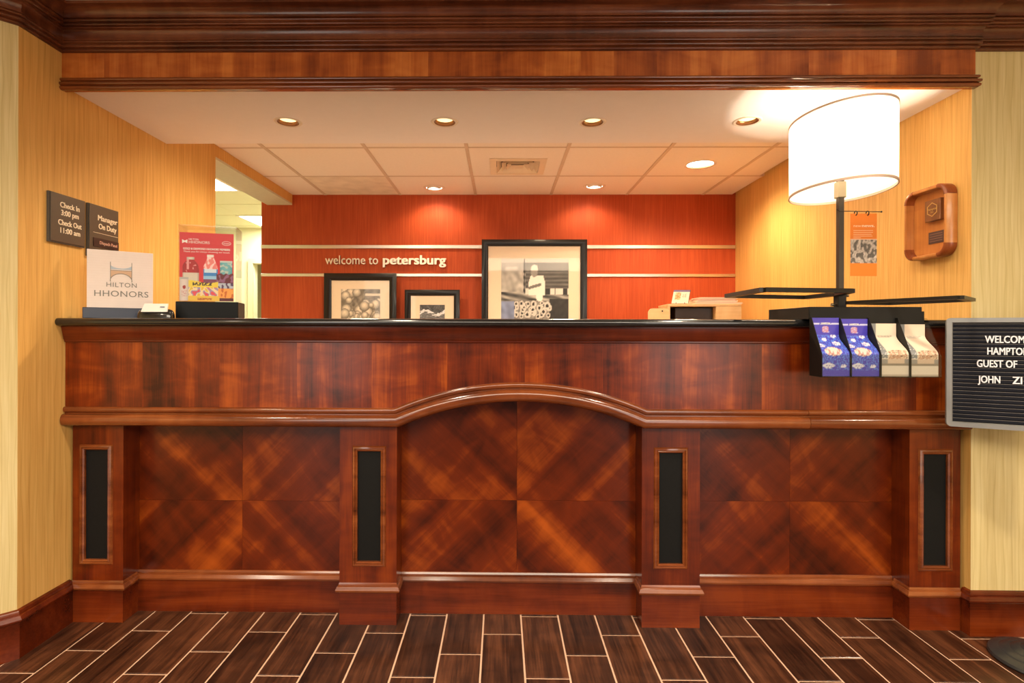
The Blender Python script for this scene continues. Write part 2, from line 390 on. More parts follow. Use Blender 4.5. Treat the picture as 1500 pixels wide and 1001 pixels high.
# ceilings
S('ceiling', MB().box(-3.4, 3.75, -4.2, 2.17, ZL, 2.6), M_lobbyceil)
def holed_plate(mb, x0, x1, y0, y1, z0, z1, holes, n=32):
    """flat box whose underside has round holes; holes = (x, y, r). Split in strips around each hole."""
    hs = sorted(holes); edges = [x0]
    for a, b_ in zip(hs[:-1], hs[1:]): edges.append((a[0] + b_[0]) / 2)
    edges.append(x1)
    for (hx, hy, r), a, b_ in zip(hs, edges[:-1], edges[1:]):
        vv = []; ring = []
        for k in range(n):
            t = 2 * PI * k / n; c, s_ = math.cos(t), math.sin(t)
            vv.append((hx + r * c, hy + r * s_, z0))
        for k in range(n):
            t = 2 * PI * k / n; c, s_ = math.cos(t), math.sin(t)
            q = min(((b_ - hx) / c) if c > 1e-6 else 1e9, ((a - hx) / c) if c < -1e-6 else 1e9, ((y1 - hy) / s_) if s_ > 1e-6 else 1e9, ((y0 - hy) / s_) if s_ < -1e-6 else 1e9)
            vv.append((hx + q * c, hy + q * s_, z0))
        mb.add(vv, [(k, (k + 1) % n, n + (k + 1) % n, n + k) for k in range(n)])
        cs = [(b_, y1), (a, y1), (a, y0), (b_, y0)]
        for cx, cy in cs:   # fill corners
            t = math.atan2(cy - hy, cx - hx) % (2 * PI); k = int(t / (2 * PI / n)); k2 = (k + 1) % n
            mb.add([vv[n + k], (cx, cy, z0), vv[n + k2]], [(0, 1, 2)])
    mb.add([(x0, y0, z0), (x0, y0, z1), (x0, y1, z1), (x0, y1, z0), (x1, y0, z0), (x1, y0, z1), (x1, y1, z1), (x1, y1, z0)],
           [(0, 1, 2, 3), (4, 5, 6, 7), (0, 1, 5, 4), (3, 2, 6, 7), (1, 2, 6, 5)])
mb = MB(); holed_plate(mb, XL, XR + 0.004, 2.172, 2.83, ZS, 2.44, [(x, y, 0.050) for x, y in SOF]); S('ceiling_soffit', mb, M_white)

# rear suspended ceiling: tees and tiles
cr_ = S('ceiling_rear', MB().box(-1.75, 2.0, 2.84, 4.55, 2.42, 2.55), M_trimw)
gx = [-1.75, -1.472, -0.844, -0.216, 0.412, 1.04, 1.668, 1.935]; gy = [2.83, 3.375, 4.003, 4.55]
for x in gx[1:-1]: MB().box(x - 0.011, x + 0.011, 2.83, 4.549, ZC - 0.003, ZC + 0.03).build('ceiling_tee', M_tee, cr_)
for y in gy[1:-1]:
    for a, b_ in zip(gx[:-1], gx[1:]): MB().box(a + 0.011 if a > -1.7 else a, b_ - 0.011, y - 0.011, y + 0.011, ZC - 0.0005, ZC + 0.03).build('ceiling_tee', M_tee, cr_)
HOL = [(-0.533, 4.32, 0.062), (0.728, 4.28, 0.062), (1.351, 3.732, 0.093)]
for i, (a, b_) in enumerate(zip(gx[:-1], gx[1:])):
    for j, (c, d) in enumerate(zip(gy[:-1], gy[1:])):
        x0, x1, y0, y1 = a + 0.011, b_ - 0.011, c + 0.011, d - 0.011
        if i == 0: x0 = a + 0.001
        if i == 6: x1 = 1.85 + (c - 2.83) * 0.0523 
        if j == 0: y0 = c
        if j == 2: y1 = 4.549
        h = [q for q in HOL if x0 < q[0] < x1 and y0 < q[1] < y1]
        if x0 < 0.11 < x1 and y0 < 3.77 < y1:
            mb = MB(); u0, u1, w0, w1 = 0.111 - .15, 0.111 + .15, 3.77 - .145, 3.77 + .145
            mb.box(x0, u0, y0, y1, ZC, ZC + 0.012).box(u1, x1, y0, y1, ZC, ZC + 0.012).box(u0, u1, y0, w0, ZC, ZC + 0.012).box(u0, u1, w1, y1, ZC, ZC + 0.012)
        else:
            mb = MB()
            if h: holed_plate(mb, x0, x1, y0, y1, ZC, ZC + 0.012, h)
            else: mb.box(x0, x1, y0, y1, ZC, ZC + 0.012, 0.002)
        mb.build('ceiling_tile', M_tilestain if (i, j) == (1, 2) else M_tile, cr_)

# header beam over the counter with matched veneer leaves
hd = S('header_beam', MB().box(XL, XR - 0.004, 2.156, 2.171, 2.142, 2.446), M_head)
x = XL; k = 0
while x < XR - 0.01:
    w = random.choice((0.13, 0.17, 0.21, 0.26)); x1 = min(x + w, XR - 0.002)
    if XR - 0.002 - x1 < 0.05: x1 = XR - 0.002
    MB().box(x, x1, 2.150, 2.1555, 2.186, 2.300).build('veneer_leaf', M_head, hd); x = x1
def bead(d0, z0, z1, k=6):
    return [(d0 + (z1 - z0) / 2 * math.sin(PI * i / k) * 0.9, z0 + (z1 - z0) * (1 - math.cos(PI * i / k)) / 2) for i in range(k + 1)]
prof = [(-0.006, 2.140), (0.006, 2.140)] + bead(0.006, 2.1415, 2.156) + bead(0.009, 2.158, 2.171) + [(0.004, 2.173)] + bead(0.005, 2.175, 2.188) + [(-0.006, 2.190)]
# path runs +x so the left normal points +y: outward (-y) is negative a
def outp(p): return [(-a, z) for a, z in p]
o = MB().sweep([(XL - 0.0, 2.150, 0), (XR - 0.001, 2.150, 0), (XR - 0.001, 2.166, 0)], outp(prof), (0, 0, 1)).build('bottom_moulding', M_mold, hd, sharp=0.9)
# crown moulding all round
cp = [(-0.001, 2.288), (0.006, 2.289)] + bead(0.006, 2.290, 2.300) + [(0.007, 2.3015)] + bead(0.010, 2.303, 2.317) + [(0.011, 2.3185)] + bead(0.013, 2.320, 2.331) + [(0.015, 2.333)]
cp += [(0.015 + 0.012 * (1 - math.cos(PI / 2 * i / 6)), 2.335 + 0.034 * math.sin(PI / 2 * i / 6)) for i in range(7)]
cp += [(0.031, 2.370), (0.031, 2.3755), (0.028, 2.377)] + bead(0.033, 2.378, 2.389) + [(0.036, 2.391)] + bead(0.036, 2.392, 2.404) + [(0.042, 2.406)]
cp += [(0.042 + 0.032 * (1 - math.cos(PI / 2 * i / 8)), 2.408 + 0.030 * math.sin(PI / 2 * i / 8)) for i in range(9)]
cp += [(0.080, 2.440), (0.080, 2.4495), (-0.001, 2.4495)]
path = [(-3.2, 0.505, 0), (XL, 1.955, 0), (XL, 2.150, 0), (XR - 0.002, 2.150, 0), (XR - 0.002, 2.168, 0), (3.6, 2.168, 0)]
S('crown_moulding', MB().sweep(path, outp(cp), (0, 0, 1)), M_crown)

# baseboards
bp = [(0, 0), (0.015, 0), (0.015, 0.128), (0.017, 0.132), (0.026, 0.137), (0.027, 0.143), (0.020, 0.156), (0.014, 0.158), (0.014, 0.163), (0.010, 0.171), (0, 0.174)]
S('baseboard_left', MB().sweep([(-3.2, 0.505, 0), (XL, 1.955, 0), (XL, 2.194, 0)], outp(bp), (0, 0, 1)), M_base)
S('baseboard_right', MB().sweep([(XR, 2.198, 0), (XR, 2.168, 0), (3.6, 2.168, 0)], outp(bp), (0, 0, 1)), M_base)

# office seen through the opening
S('wall_office_left', MB().box(-4.4, -4.3, 3.2, 8.1, 0, 2.6), M_office)
S('wall_office_right', MB().box(-1.95, -1.85, 4.71, 8.1, 0, 2.6), M_office)
S('wall_office_front', MB().box(-4.3, -1.951, 3.2, 3.3, 0, 2.6), M_office)
mb = MB().box(-4.3, -3.90, 7.0, 7.1, 0, 2.6).box(-3.20, -1.951, 7.0, 7.1, 0, 2.6).box(-3.90, -3.20, 7.0, 7.1, 2.06, 2.6)
mb = MB().box(-4.3, -3.185, 7.0, 7.1, 0, 2.6).box(-2.30, -1.951, 7.0, 7.1, 0, 2.6).box(-3.185, -2.30, 7.0, 7.1, 2.04, 2.6)
S('wall_office_back', mb, M_office)
S('wall_office_beyond', MB().box(-4.3, -1.951, 8.0, 8.1, 0, 2.6), M_office)
dr = S('door_1', MB().sweep([(-3.215, 6.985, 0.001), (-3.215, 6.985, 2.07), (-2.27, 6.985, 2.07), (-2.27, 6.985, 0.001)], [(-0.03, 0), (0.03, 0), (0.03, 0.03), (-0.03, 0.03)], (0, -1, 0), smooth=False), plain('door_frame_cream', (0.72, 0.66, 0.38), 0.5))
coff = S('ceiling_office', MB().box(-4.3, -1.951, 3.3, 8.0, 2.50, 2.6), M_office)
for x in (-4.2, -3.6, -3.0, -2.4):
    MB().box(x - .01, x + .01, 3.3, 6.99, 2.497, 2.4999).build('ceiling_tee', M_office, coff)
for y in (3.9, 4.5, 5.13, 5.67, 6.21, 6.84):
    MB().box(-4.29, -1.96, y - .01, y + .01, 2.496, 2.4995).build('ceiling_tee', M_office, coff)

# ------------------------------------------------------------------ LAMPS IN THE CEILINGS
M_bulbw = plain('lit_lens', (1, .86, .62), 0.4, emit=9, ecol=(1, .83, .55))
M_bulbb = plain('lit_lamp_white', (1, .95, .85), 0.4, emit=14, ecol=(1, .9, .75))
M_refl = plain('gold_reflector', (0.75, 0.47, 0.20), 0.22, metal=1.0)
def downlight(x, y, z, r, label, group, kind, refl, dp=0.003):
    t = thing('recessed_downlight', label, 'ceiling light', (x, y, z), 0, group)
    MB().lathe([(r, 0.004), (r + 0.001, -0.003), (r + 0.011, -0.004), (r + 0.016, 0.0), (r + 0.016, 0.0005)], n=40, cap=False).build('trim_ring', M_trimw, t)
    MB().lathe([(r + .001, -0.003), (r - 0.003, -0.001), (r - 0.004, 0.010)], n=40, cap=False).build('inner_ring', M_trimb, t)
    MB().lathe([(r - 0.004, 0.010), (r * 0.9, 0.010 + dp * .5), (r * 0.82, 0.010 + dp)], n=40, cap=False).build('reflector', refl, t)
    MB().lathe([(0.0001, 0.010 + dp), (r * 0.5, 0.007 + dp), (r * 0.82, 0.010 + dp), (r*0.82, 0.026 + dp), (0.0001, 0.026 + dp)], n=40, cap=False).build('lamp_lens', kind, t)
    return t
names = ['recessed ceiling downlight with gold reflector, leftmost in the soffit', 'recessed ceiling downlight with gold reflector, second from the left in the soffit',
         'recessed ceiling downlight with gold reflector, third from the left in the soffit', 'small recessed soffit downlight with greenish gold reflector beside the lamp shade']
for (x, y), nm in zip(SOF, names): downlight(x, y, ZS, 0.048, nm, 'round downlights in the white soffit', M_refl, M_refl)
# lens above reflectors glows warm but dimly
M_dim = plain('dim_lamp', (1, .8, .5), 0.4, emit=1.25, ecol=(1, .70, .34))
for o in [o for o in bpy.data.objects if o.name.startswith('lamp_lens')]: o.material_slots[0].link = 'OBJECT'; o.material_slots[0].material = M_dim
downlight(1.351, 3.732, ZC, 0.090, 'large glowing round ceiling light with bronze rim in the tiled ceiling', None, M_bulbb, M_bulbb, -0.004)
for (x, y), nm in zip(((-0.533, 4.32), (0.728, 4.28)), ('hooded wall washer light in the tiled ceiling left of the vent', 'hooded wall washer light in the tiled ceiling right of the vent')):
    t = thing('wall_washer_light', nm, 'ceiling light', (x, y, ZC), 0, 'wall washer lights above the rust wall')
    MB().lathe([(0.060, 0.004), (0.062, -0.003), (0.082, -0.004), (0.088, 0.0), (0.088, 0.0005)], n=40, cap=False).build('trim_ring', M_trimw, t)
    mb = MB(); n_ = 24; vv = []
    for zz, rr in ((0.012, 0.058), (-0.006, 0.056), (-0.014, 0.046)):
        for k in range(n_ + 1):
            a = PI + PI * k / n_; vv.append((rr * math.cos(a), rr * math.sin(a), zz))
    mb.add(vv, [(i * (n_ + 1) + k, i * (n_ + 1) + k + 1, (i + 1) * (n_ + 1) + k + 1, (i + 1) * (n_ + 1) + k) for i in range(2) for k in range(n_)], True)
    mb.build('hood', M_trimw, t)
    MB().lathe([(0.0001, 0.004), (0.04, 0.003), (0.058, 0.010), (0.058, 0.03), (0.0001, 0.03)], n=40, cap=False).build('lamp_lens', M_bulbb, t)
# air vent
t = thing('air_vent', 'square louvred air vent of nested rings in the tiled ceiling', 'air vent', (0.111, 3.77, ZC))
def sqring(mb, a, b_, z0, z1, ta=0.004, hy=0.96):
    pa = [(-a, -a * hy), (a, -a * hy), (a, a * hy), (-a, a * hy)]; pb = [(-b_, -b_ * hy), (b_, -b_ * hy), (b_, b_ * hy), (-b_, b_ * hy)]
    vv = [(*p, z0) for p in pa] + [(*p, z1) for p in pb] + [(*p, z0 + ta) for p in pa] + [(*p, z1 + ta) for p in pb]
    fs = []
    for i in range(4):
        j = (i + 1) % 4; fs += [(i, j, 4 + j, 4 + i), (8 + i, 12 + i, 12 + j, 8 + j), (i, 8 + i, 8 + j, j), (4 + i, 4 + j, 12 + j, 12 + i)]
    mb.add(vv, fs); return mb
M_vent = plain('vent_enamel', (0.85, 0.72, 0.56), 0.4)
sqring(MB(), 0.19, 0.145, -0.005, -0.006).build('frame', M_vent, t)
for a in (0.142, 0.108, 0.074): sqring(MB(), a, a - 0.030, -0.006, 0.022, 0.002).build('louvre', M_vent, t)
MB().box(-0.040, 0.040, -0.038, 0.038, -0.004, 0.0, 0.002).build('centre_plate', M_vent, t)
MB().box(-0.148, 0.148, -0.142, 0.142, 0.04, 0.045).build('duct', plain('duct_dark', (0.16, 0.10, 0.07), 0.8), t)
# office fluorescent troffers
M_tube = plain('fluorescent_panel', (1, 1, .95), 0.5, emit=6, ecol=(1, 1, .86))
for (x, y), nm in zip(((-2.76, 4.80), (-2.73, 6.52)), ('glowing fluorescent ceiling panel nearest the opening in the office', 'glowing fluorescent ceiling panel farther back in the office')):
    t = thing('fluorescent_light', nm, 'ceiling light', (x, y, 2.49), 0, 'fluorescent panels in the office ceiling')
    sqring(MB(), 0.31, 0.285, 0.0, 0.001, 0.006, 1.0).build('frame', M_trimw, t)
    MB().box(-0.284, 0.284, -0.284, 0.284, 0.002, 0.009).build('diffuser', M_tube, t)
    light('office_light', 'AREA', (x, y, 2.47), 17, (1, 1, .86), (0, 0, 0), shape='SQUARE', size=0.55)

# ------------------------------------------------------------------ RECEPTION COUNTER
rc = thing('reception_counter', 'long glossy cherry wood reception counter with an arched centre and veneered panels', 'counter', (0, 0, 0))
ARC_C, ARC_H, ARC_R0 = 0.077, 0.4945, 0.0
def arc_pts(zk, rise, n=24):
    R = (ARC_H ** 2 + rise ** 2) / (2 * rise); out = []
    a0 = math.asin(ARC_H / R)
    for i in range(n + 1):
        a = -a0 + 2 * a0 * i / n; out.append((ARC_C + R * math.sin(a), zk + rise - R + R * math.cos(a)))
    return out
RISE = 0.104
KL, KR = ARC_C - ARC_H, ARC_C + ARC_H
def arcz(x, zk):
    if x <= KL or x >= KR: return zk
    R = (ARC_H ** 2 + RISE ** 2) / (2 * RISE); return zk + RISE - R + math.sqrt(R * R - (x - ARC_C) ** 2)
# apron: veneer leaves with the arch cut out of them
YA = 2.168
x = XL + 0.003; leaves = []
while x < 1.83:
    w = 0.305 + random.uniform(-.01, .01); leaves.append((x, min(x + w, 1.832))); x += w
if leaves[-1][1] - leaves[-1][0] < 0.1: a = leaves.pop(); leaves[-1] = (leaves[-1][0], a[1])
for a, b_ in leaves:
    n = 14; bot = [(a + (b_ - a) * i / n) for i in range(n + 1)]
    poly = [(q, arcz(q, 0.83)) for q in bot] + [(b_, 1.145), (a, 1.145)]
    MB().prism(poly, YA, YA + 0.004).build('veneer_leaf', M_leaf, rc)
# apron core with the same arch
poly = [(XL + .003, 0.83)] + arc_pts(0.83, RISE) + [(1.832, 0.83), (1.832, 1.20), (XL + .003, 1.20)]
MB().prism(poly, YA + 0.0045, YA + 0.12).build('apron_core', M_body, rc)
# sloped frieze under the top
pf = [(0, 1.140), (0.004, 1.139), (0.007, 1.142), (0.007, 1.147), (0.010, 1.150), (0.022, 1.200), (0.022, 1.2025), (0, 1.2025)]
MB().sweep([(XL + .003, YA, 0), (1.832, YA, 0)], outp(pf), (0, 0, 1), smooth=False).build('frieze', M_base, rc)
# two-bead moulding following the arch; path in XZ, N = -y (towards the viewer)
def rnd(c, hgt, dep, n=8): return [(c - hgt / 2 * math.cos(PI * i / n), dep + 0.008 * math.sin(PI * i / n)) for i in range(n + 1)]
# a: up (+z); b: towards viewer
bd = [(0.027, -0.002)] + [(0.027 - 0.0, 0.003)] + [(0.027 - 0.023 * (1 - math.cos(PI * i / 8)) / 2, 0.004 + 0.009 * math.sin(PI * i / 8)) for i in range(9)]
bd += [(0.002, 0.003), (0.000, 0.003), (-0.001, 0.012)] + [(-0.001 - 0.046 * (1 - math.cos(PI * i / 10)) / 2, 0.012 + 0.015 * math.sin(PI * i / 10)) for i in range(11)] + [(-0.050, 0.004), (-0.050, -0.002)]
def zpath(pts): return [(p[0], YA, p[1]) for p in pts]
ZK = 0.853
# N must give in-plane normal up for a path running +x: N x d = up -> N = (0,-1,0)
JX = 1.206
MB().sweep(zpath([(XL + .003, ZK)] + arc_pts(ZK, RISE, 40) + [(JX, ZK)]), bd, (0, -1, 0)).build('moulding', M_mold, rc, sharp=1.0)
MB().sweep(zpath([(JX + 0.0015, ZK), (1.832, ZK)]), bd, (0, -1, 0)).build('moulding', M_mold, rc, sharp=1.0)
# pilasters
YP, YR = 2.196, 2.296
pil = [(XL + 0.012, -1.531, -1.6415), (-0.650, -0.419, -0.5305), (0.566, 0.797, 0.681), (1.628, 1.828, 1.7295)]
for i, (a, b_, ic) in enumerate(pil):
    yb = YR + 0.015; p = thing_none = bpy.data.objects.new('pilaster', None); C.objects.link(p); p.parent = rc
    iz0, iz1, hw = 0.253, 0.704, 0.050
    # body around the recess for the inlay
    mb = MB(); mb.box(a, ic - hw, YP, yb, 0.15, 0.815).box(ic + hw, b_, YP, yb, 0.15, 0.815).box(ic - hw, ic + hw, YP, yb, 0.15, iz0).box(ic - hw, ic + hw, YP, yb, iz1, 0.815).box(ic - hw, ic + hw, YP + .014, yb, iz0, iz1)
    mb.build('body', M_body, p)
    MB().box(ic - hw + .001, ic + hw - .001, YP + 0.008, YP + 0.0135, iz0 + .001, iz1 - .001).build('black_inlay', M_inlay, p)
    fp = [(-0.006, -0.007), (0.004, 0.0), (0.004, 0.004), (-0.001, 0.007), (-0.008, 0.009), (-0.013, 0.006), (-0.017, 0.0), (-0.017, -0.0005)]
    fp = [(0.003, -0.007), (0.003, 0.003), (-0.002, 0.007), (-0.006, 0.004), (-0.008, 0.008), (-0.014, 0.006), (-0.018, 0.0005), (-0.018, -0.0)]
    MB().sweep([(ic - hw, YP, iz0), (ic + hw, YP, iz0), (ic + hw, YP, iz1), (ic - hw, YP, iz1)], fp, (0, -1, 0), closed=True, smooth=False).build('inlay_frame', M_mold, p)
    MB().box(a - 0.000, b_ + 0.000, YP - 0.001, yb, 0, 0.15).build('plinth', M_base, p)
    cpf = [(0, 0.128), (0.003, 0.132), (0.012, 0.136), (0.014, 0.143), (0.008, 0.156), (0.003, 0.158), (0.003, 0.163), (0.0, 0.170)]
    if i == 0: pth = [(a, YP, 0), (b_, YP, 0), (b_, YR - .016, 0)]
    elif i == 3: pth = [(a, YR - .016, 0), (a, YP, 0), (b_, YP, 0)]
    else: pth = [(a, YR - .016, 0), (a, YP, 0), (b_, YP, 0), (b_, YR - .016, 0)]
    MB().sweep(pth, outp(cpf), (0, 0, 1)).build('cap_moulding', M_mold, p, sharp=.5)
# recessed panels: four veneer quarters each, baseboard and cap
for (a, b_), (sx, sz), zt in zip(((-1.531, -0.650), (-0.419, 0.566), (0.797, 1.628)), ((-1.092, 0.467), (0.068, 0.475), (1.207, 0.478)), (0.84, 0.965, 0.84)):
    q = bpy.data.objects.new('recessed_panel', None); C.objects.link(q); q.parent = rc
    for x0, x1, z0, z1, mt in ((a, sx, sz, zt, M_qb), (sx, b_, sz, zt, M_qa), (a, sx, 0.15, sz, M_qa), (sx, b_, 0.15, sz, M_qb)):
        e = 0.0004
        ob = MB().box(x0 - (x0 + x1) / 2 + e, x1 - (x0 + x1) / 2 - e, 0, 0.006, z0 - (z0 + z1) / 2 + e, z1 - (z0 + z1) / 2 - e).build('veneer_quarter', mt, q, loc=((x0 + x1) / 2, YR, (z0 + z1) / 2))
    MB().box(a, b_, YR + 0.007, YR + 0.02, 0.0, zt).build('backing', M_body, q)
    MB().box(a, b_, YR - 0.008, YR - 0.0005, 0.0, 0.134).build('base_board', M_base, q)
    MB().sweep([(a, YR, 0), (b_, YR, 0)], outp([(0, 0.1345), (0.010, 0.1345), (0.020, 0.138), (0.021, 0.145), (0.013, 0.157), (0.007, 0.159), (0.007, 0.165), (0.003, 0.172), (0, 0.173)]), (0, 0, 1)).build('cap_moulding', M_mold, q, sharp=.5)
# side/back carcass so the top is carried
MB().box(XL + 0.006, 1.80, 2.60, 2.72, 0, 1.2025).build('rear_panel', M_body, rc)

ct = thing('countertop', 'long glossy black countertop with a rounded edge on the reception counter', 'countertop', (0, 0, 0))
def slab(x0, x1):
    n = 8; z0, z1, y0 = 1.2035, 1.2345, 2.118; r = (z1 - z0) / 2
    poly = [(y0 + r - r * math.sin(PI * i / n), z0 + r - r * math.cos(PI * i / n)) for i in range(n + 1)] + [(2.75, z1), (2.75, z0)]
    mb = MB(); mb.prism(poly, x0, x1, 'x'); mb.sm = [False] * len(mb.sm); return mb
slab(XL + 0.001, 0.0785).build('slab', M_black, ct); slab(0.0795, 1.844).build('slab', M_black, ct)

# thin white grime line where the counter meets floor left out: natural wear only

# ------------------------------------------------------------------ BACK WALL THINGS
wl = thing('wall_lettering', 'raised metal letters reading welcome to petersburg on the rust wall', 'lettering', (-1.468, 4.549, 1.738))
M_let = plain('letter_metal', (0.86, 0.76, 0.62), 0.3, metal=0.4)
def letters(body, size, x0, x1, off, depth, par=None, mat=None, yy=-0.004, zz=0.0):
    # place every glyph as a mesh of its own, advance taken from prefix widths
    def wid(s):
        v, f = text_verts(s + '|', size, 0, 0, 'LEFT'); return max(p[0] for p in v)
    w0 = wid(''); tot = wid(body) - w0; k = (x1 - x0) / tot
    for i, ch in enumerate(body):
        if ch == ' ': continue
        ax = (wid(body[:i]) - w0) * k if i else 0
        v, f = bold(*text_verts(ch, size, depth / 2, 0, 'LEFT'), off)
        mb = MB(); mb.add([(x0 + ax + p[0] * k, -p[2] - depth / 2 + yy, zz + p[1]) for p in v], f)
        mb.build('letter', mat or M_let, par or wl)
letters('welcome to', 0.107, 0.0, 0.445, 0.0005, 0.012)
letters('petersburg', 0.107, 0.479, 1.006, 0.0034, 0.014)

def grid_picture(name, w, h, nx, ny, fn, parent, y=0.0, z=0.0, x=0.0, mat=None, shape=None):
    """flat print: a fine grid whose vertices carry the printed colours (linear)"""
    vv = []; cc = []
    for j in range(ny + 1):
        for i in range(nx + 1):
            u, v = i / nx, j / ny
            p = shape(u, v) if shape else (x + (u - 0.5) * w, y, z + v * h)
            vv.append(p); c = fn(u, v); cc.append((c[0], c[1], c[2], 1))
    fs = [(j * (nx + 1) + i, j * (nx + 1) + i + 1, (j + 1) * (nx + 1) + i + 1, (j + 1) * (nx + 1) + i) for j in range(ny) for i in range(nx)]
    me = bpy.data.meshes.new(name); me.from_pydata(vv, [], fs); at = me.color_attributes.new('col', 'FLOAT_COLOR', 'POINT')
    at.data.foreach_set('color', [q for c in cc for q in c]); me.materials.append(mat or M_paint)
    o = bpy.data.objects.new(name, me); C.objects.link(o); o.parent = parent; return o
from mathutils import noise as NZ
def nz(u, v, s, k=0): return NZ.noise(Vector((u * s, v * s, k))) * 0.5 + 0.5
def g(c, t=(1, 0.97, 0.92)): c = max(0, min(1, c)) ** 2.0; return (c * t[0], c * t[1], c * t[2])
# three printed photographs (generic reconstructions of the prints)
_eggs = [(random.uniform(0, 1), 0.5 + .5 * random.uniform(0, 1) ** 1.3, random.uniform(.07, .14)) for _ in range(60)]
def pic_eggs(u, v):
    b = 0.30 + 0.35 * nz(u, v, 11)
    if u > .62 and abs(v - .90) < .018: b = 0.85
    for (a, c, r) in _eggs:
        if c > 0.84 and a > .5: continue
        d = math.hypot((u - a), (v - c) * 1.4) / r
        if d < 1: b = 0.38 + 0.60 * (1 - d ** 2.4) * (0.8 + 0.6 * (v - c) / r)
    return g(b + .12 * (nz(u, v, 30) - .5), (1, .90, .76))
def pic_rocks(u, v):
    e = .80 + .06 * math.sin(u * 7) + .05 * nz(u, v, 12)
    if v > e: b = 0.16 + 0.45 * nz(u, v, 26) * nz(u, v, 9, 3)
    else: b = .30 + .70 * (nz(u, v * 3.5, 7, 5) > .42) * (.6 + .5 * nz(u, v * 2, 22, 2)) if v > e - .09 else .22 + .4 * nz(u, v * 3, 12)
    return g(b, (.9, .93, 1))
_pipes = [(.12 + .60 * random.random(), .30 + .17 * random.random(), random.uniform(.026, .046)) for _ in range(34)]
def pic_market(u, v):
    b = 0.30 + .25 * nz(u, v, 20)
    if v > .955: b = .80
    elif v > .86: b = .62 - .2 * (u > .33) + .1 * nz(u, v, 5)
    elif v > .64 and u > .36: b = .26 + .08 * math.sin(v * 130) + .12 * nz(u * .3, v, 30)
    elif v > .57 and u > .36: b = .85 if nz(u, 0, 11, 4) > .47 else .15
    elif v > .49: b = .42 + .45 * math.sin(u * 14 + v * 80 + 3 * nz(u, v, 5)) * nz(u, v, 9)
    if u < .33 and .60 < v < .90: b = .88 - .45 * nz(u, v, 14)
    if .335 < u < .355 and v > .58: b = .08
    if u > .72 and v < .52: b = .12 + .08 * nz(u, v, 20)
    if abs(u - .53) < .12 - .35 * max(0, v - .72) and .56 < v < .80: b = .94
    if math.hypot(u - .49, (v - .835) * .9) < .052: b = .50 + .1 * nz(u, v, 40)
    if math.hypot(u - .49, (v - .872)) < .056 and v > .862: b = .90
    if abs(v - (.655 + (u - .45) * .25)) < .018 and .40 < u < .60: b = .42
    if v < .50 and u < .72: b = .32 + .3 * nz(u, v, 25)
    for a, c, r in _pipes:
        d = math.hypot(u - a, v - c) / r
        if d < 1: b = (.80 if d > .5 else .14)
    if math.hypot(u - .57, v - .535) < .052: b = .95
    if u < .2 and v < .48: b = .45 + .35 * nz(u, v, 12); return (b * b * .55, b * b * .68, b * b * 1.15)
    return g(b)
def picture(name_label, x0, x1, ztop, height, fw, mat_px, img, fn, raised, y=4.40, zb=0.92):
    w = x1 - x0; t = thing('framed_photograph', name_label, 'picture', ((x0 + x1) / 2, y, zb), 0, None); h = ztop - zb
    fp = [(0, 0), (fw, 0), (fw, 0.012), (fw * .7, 0.022), (fw * .25, 0.026 if raised else .024), (0, 0.022)]
    MB().sweep([(-w / 2, 0.03, 0), (w / 2, 0.03, 0), (w / 2, 0.03, h), (-w / 2, 0.03, h)], [(a, b_) for a, b_ in fp], (0, -1, 0), closed=True, smooth=False).build('frame', M_frame, t)
    MB().box(-w / 2 + .004, w / 2 - .004, 0.031, 0.036, 0.004, h - .004).build('backing_board', M_frame, t)
    MB().box(-w / 2 + fw * .9, w / 2 - fw * .9, 0.025, 0.0305, fw * .9, h - fw * .9).build('mount', M_mat, t)
    ix0, ix1, iz1, iz0 = img
    cx = (x0 + x1) / 2
    grid_picture('print', ix1 - ix0, iz1 - iz0, 90, 96, fn, t, 0.0242, iz0 - zb, (ix0 + ix1) / 2 - cx)
    MB().box(-w / 2 + fw * .95, w / 2 - fw * .95, 0.0195, 0.0205, fw * .95, h - fw * .95).build('glazing', M_glass, t)
    return t
YF = 4.42
picture('black framed photograph of pale round eggs, left of the three', -1.437, -0.849, 1.650, 0, 0.058, 0, (-1.302, -0.983, 1.522, 1.06), pic_eggs, True)
picture('small black framed photograph of water over rocks, middle of the three', -0.781, -0.335, 1.517, 0, 0.048, 0, (-0.660, -0.457, 1.395, 1.10), pic_rocks, True)
picture('large black framed photograph of a person at a market stall', -0.158, 0.692, 1.924, 0, 0.053, 0, (0.0, 0.545, 1.770, 1.10), pic_market, False)

# low credenza against the back wall carrying the pictures (mostly hidden by the counter)
bc = thing('credenza', 'low cherry credenza with pale top under the framed photographs, hidden behind the reception counter', 'cabinet', (-0.2, 4.2, 0))
MB().box(-1.55, 1.1, -0.02, 0.33, 0.08, 0.88).build('body', M_body, bc)
MB().box(-1.58, 1.13, -0.04, 0.335, 0.881, 0.919, 0.004).build('top', plain('credenza_top_pale', (.72, .64, .54), .4), bc)  # unseen top, made pale to bounce light up to the soffit
MB().box(-1.50, 1.05, 0.02, 0.30, 0, 0.079).build('plinth', M_base, bc)
for i in range(5):
    x0 = -1.53 + i * 0.525; d = MB().box(x0, x0 + 0.50, -0.04, -0.0205, 0.11, 0.85, 0.003).build('door', M_leaf, bc)
    MB().tube([(x0 + .46, -.041, .6), (x0 + .46, -.06, .61), (x0 + .46, -.06, .69), (x0 + .46, -.041, .70)], .004).build('handle', M_chrome, d)
dk = thing('side_cabinet', 'pale maple side cabinet by the right wall carrying the wooden organizer', 'cabinet', (1.32, 3.55, 0))
M_maple = wood('pale_maple', (0.55, 0.34, 0.15), (0.68, 0.45, 0.22), (0.78, 0.56, 0.30), (1, 0, 0), big=5, tone=0.08, rough=0.4, coat=0.1)
MB().box(-0.45, 0.45, -0.25, 0.25, 0.07, 1.06).build('body', M_maple, dk)
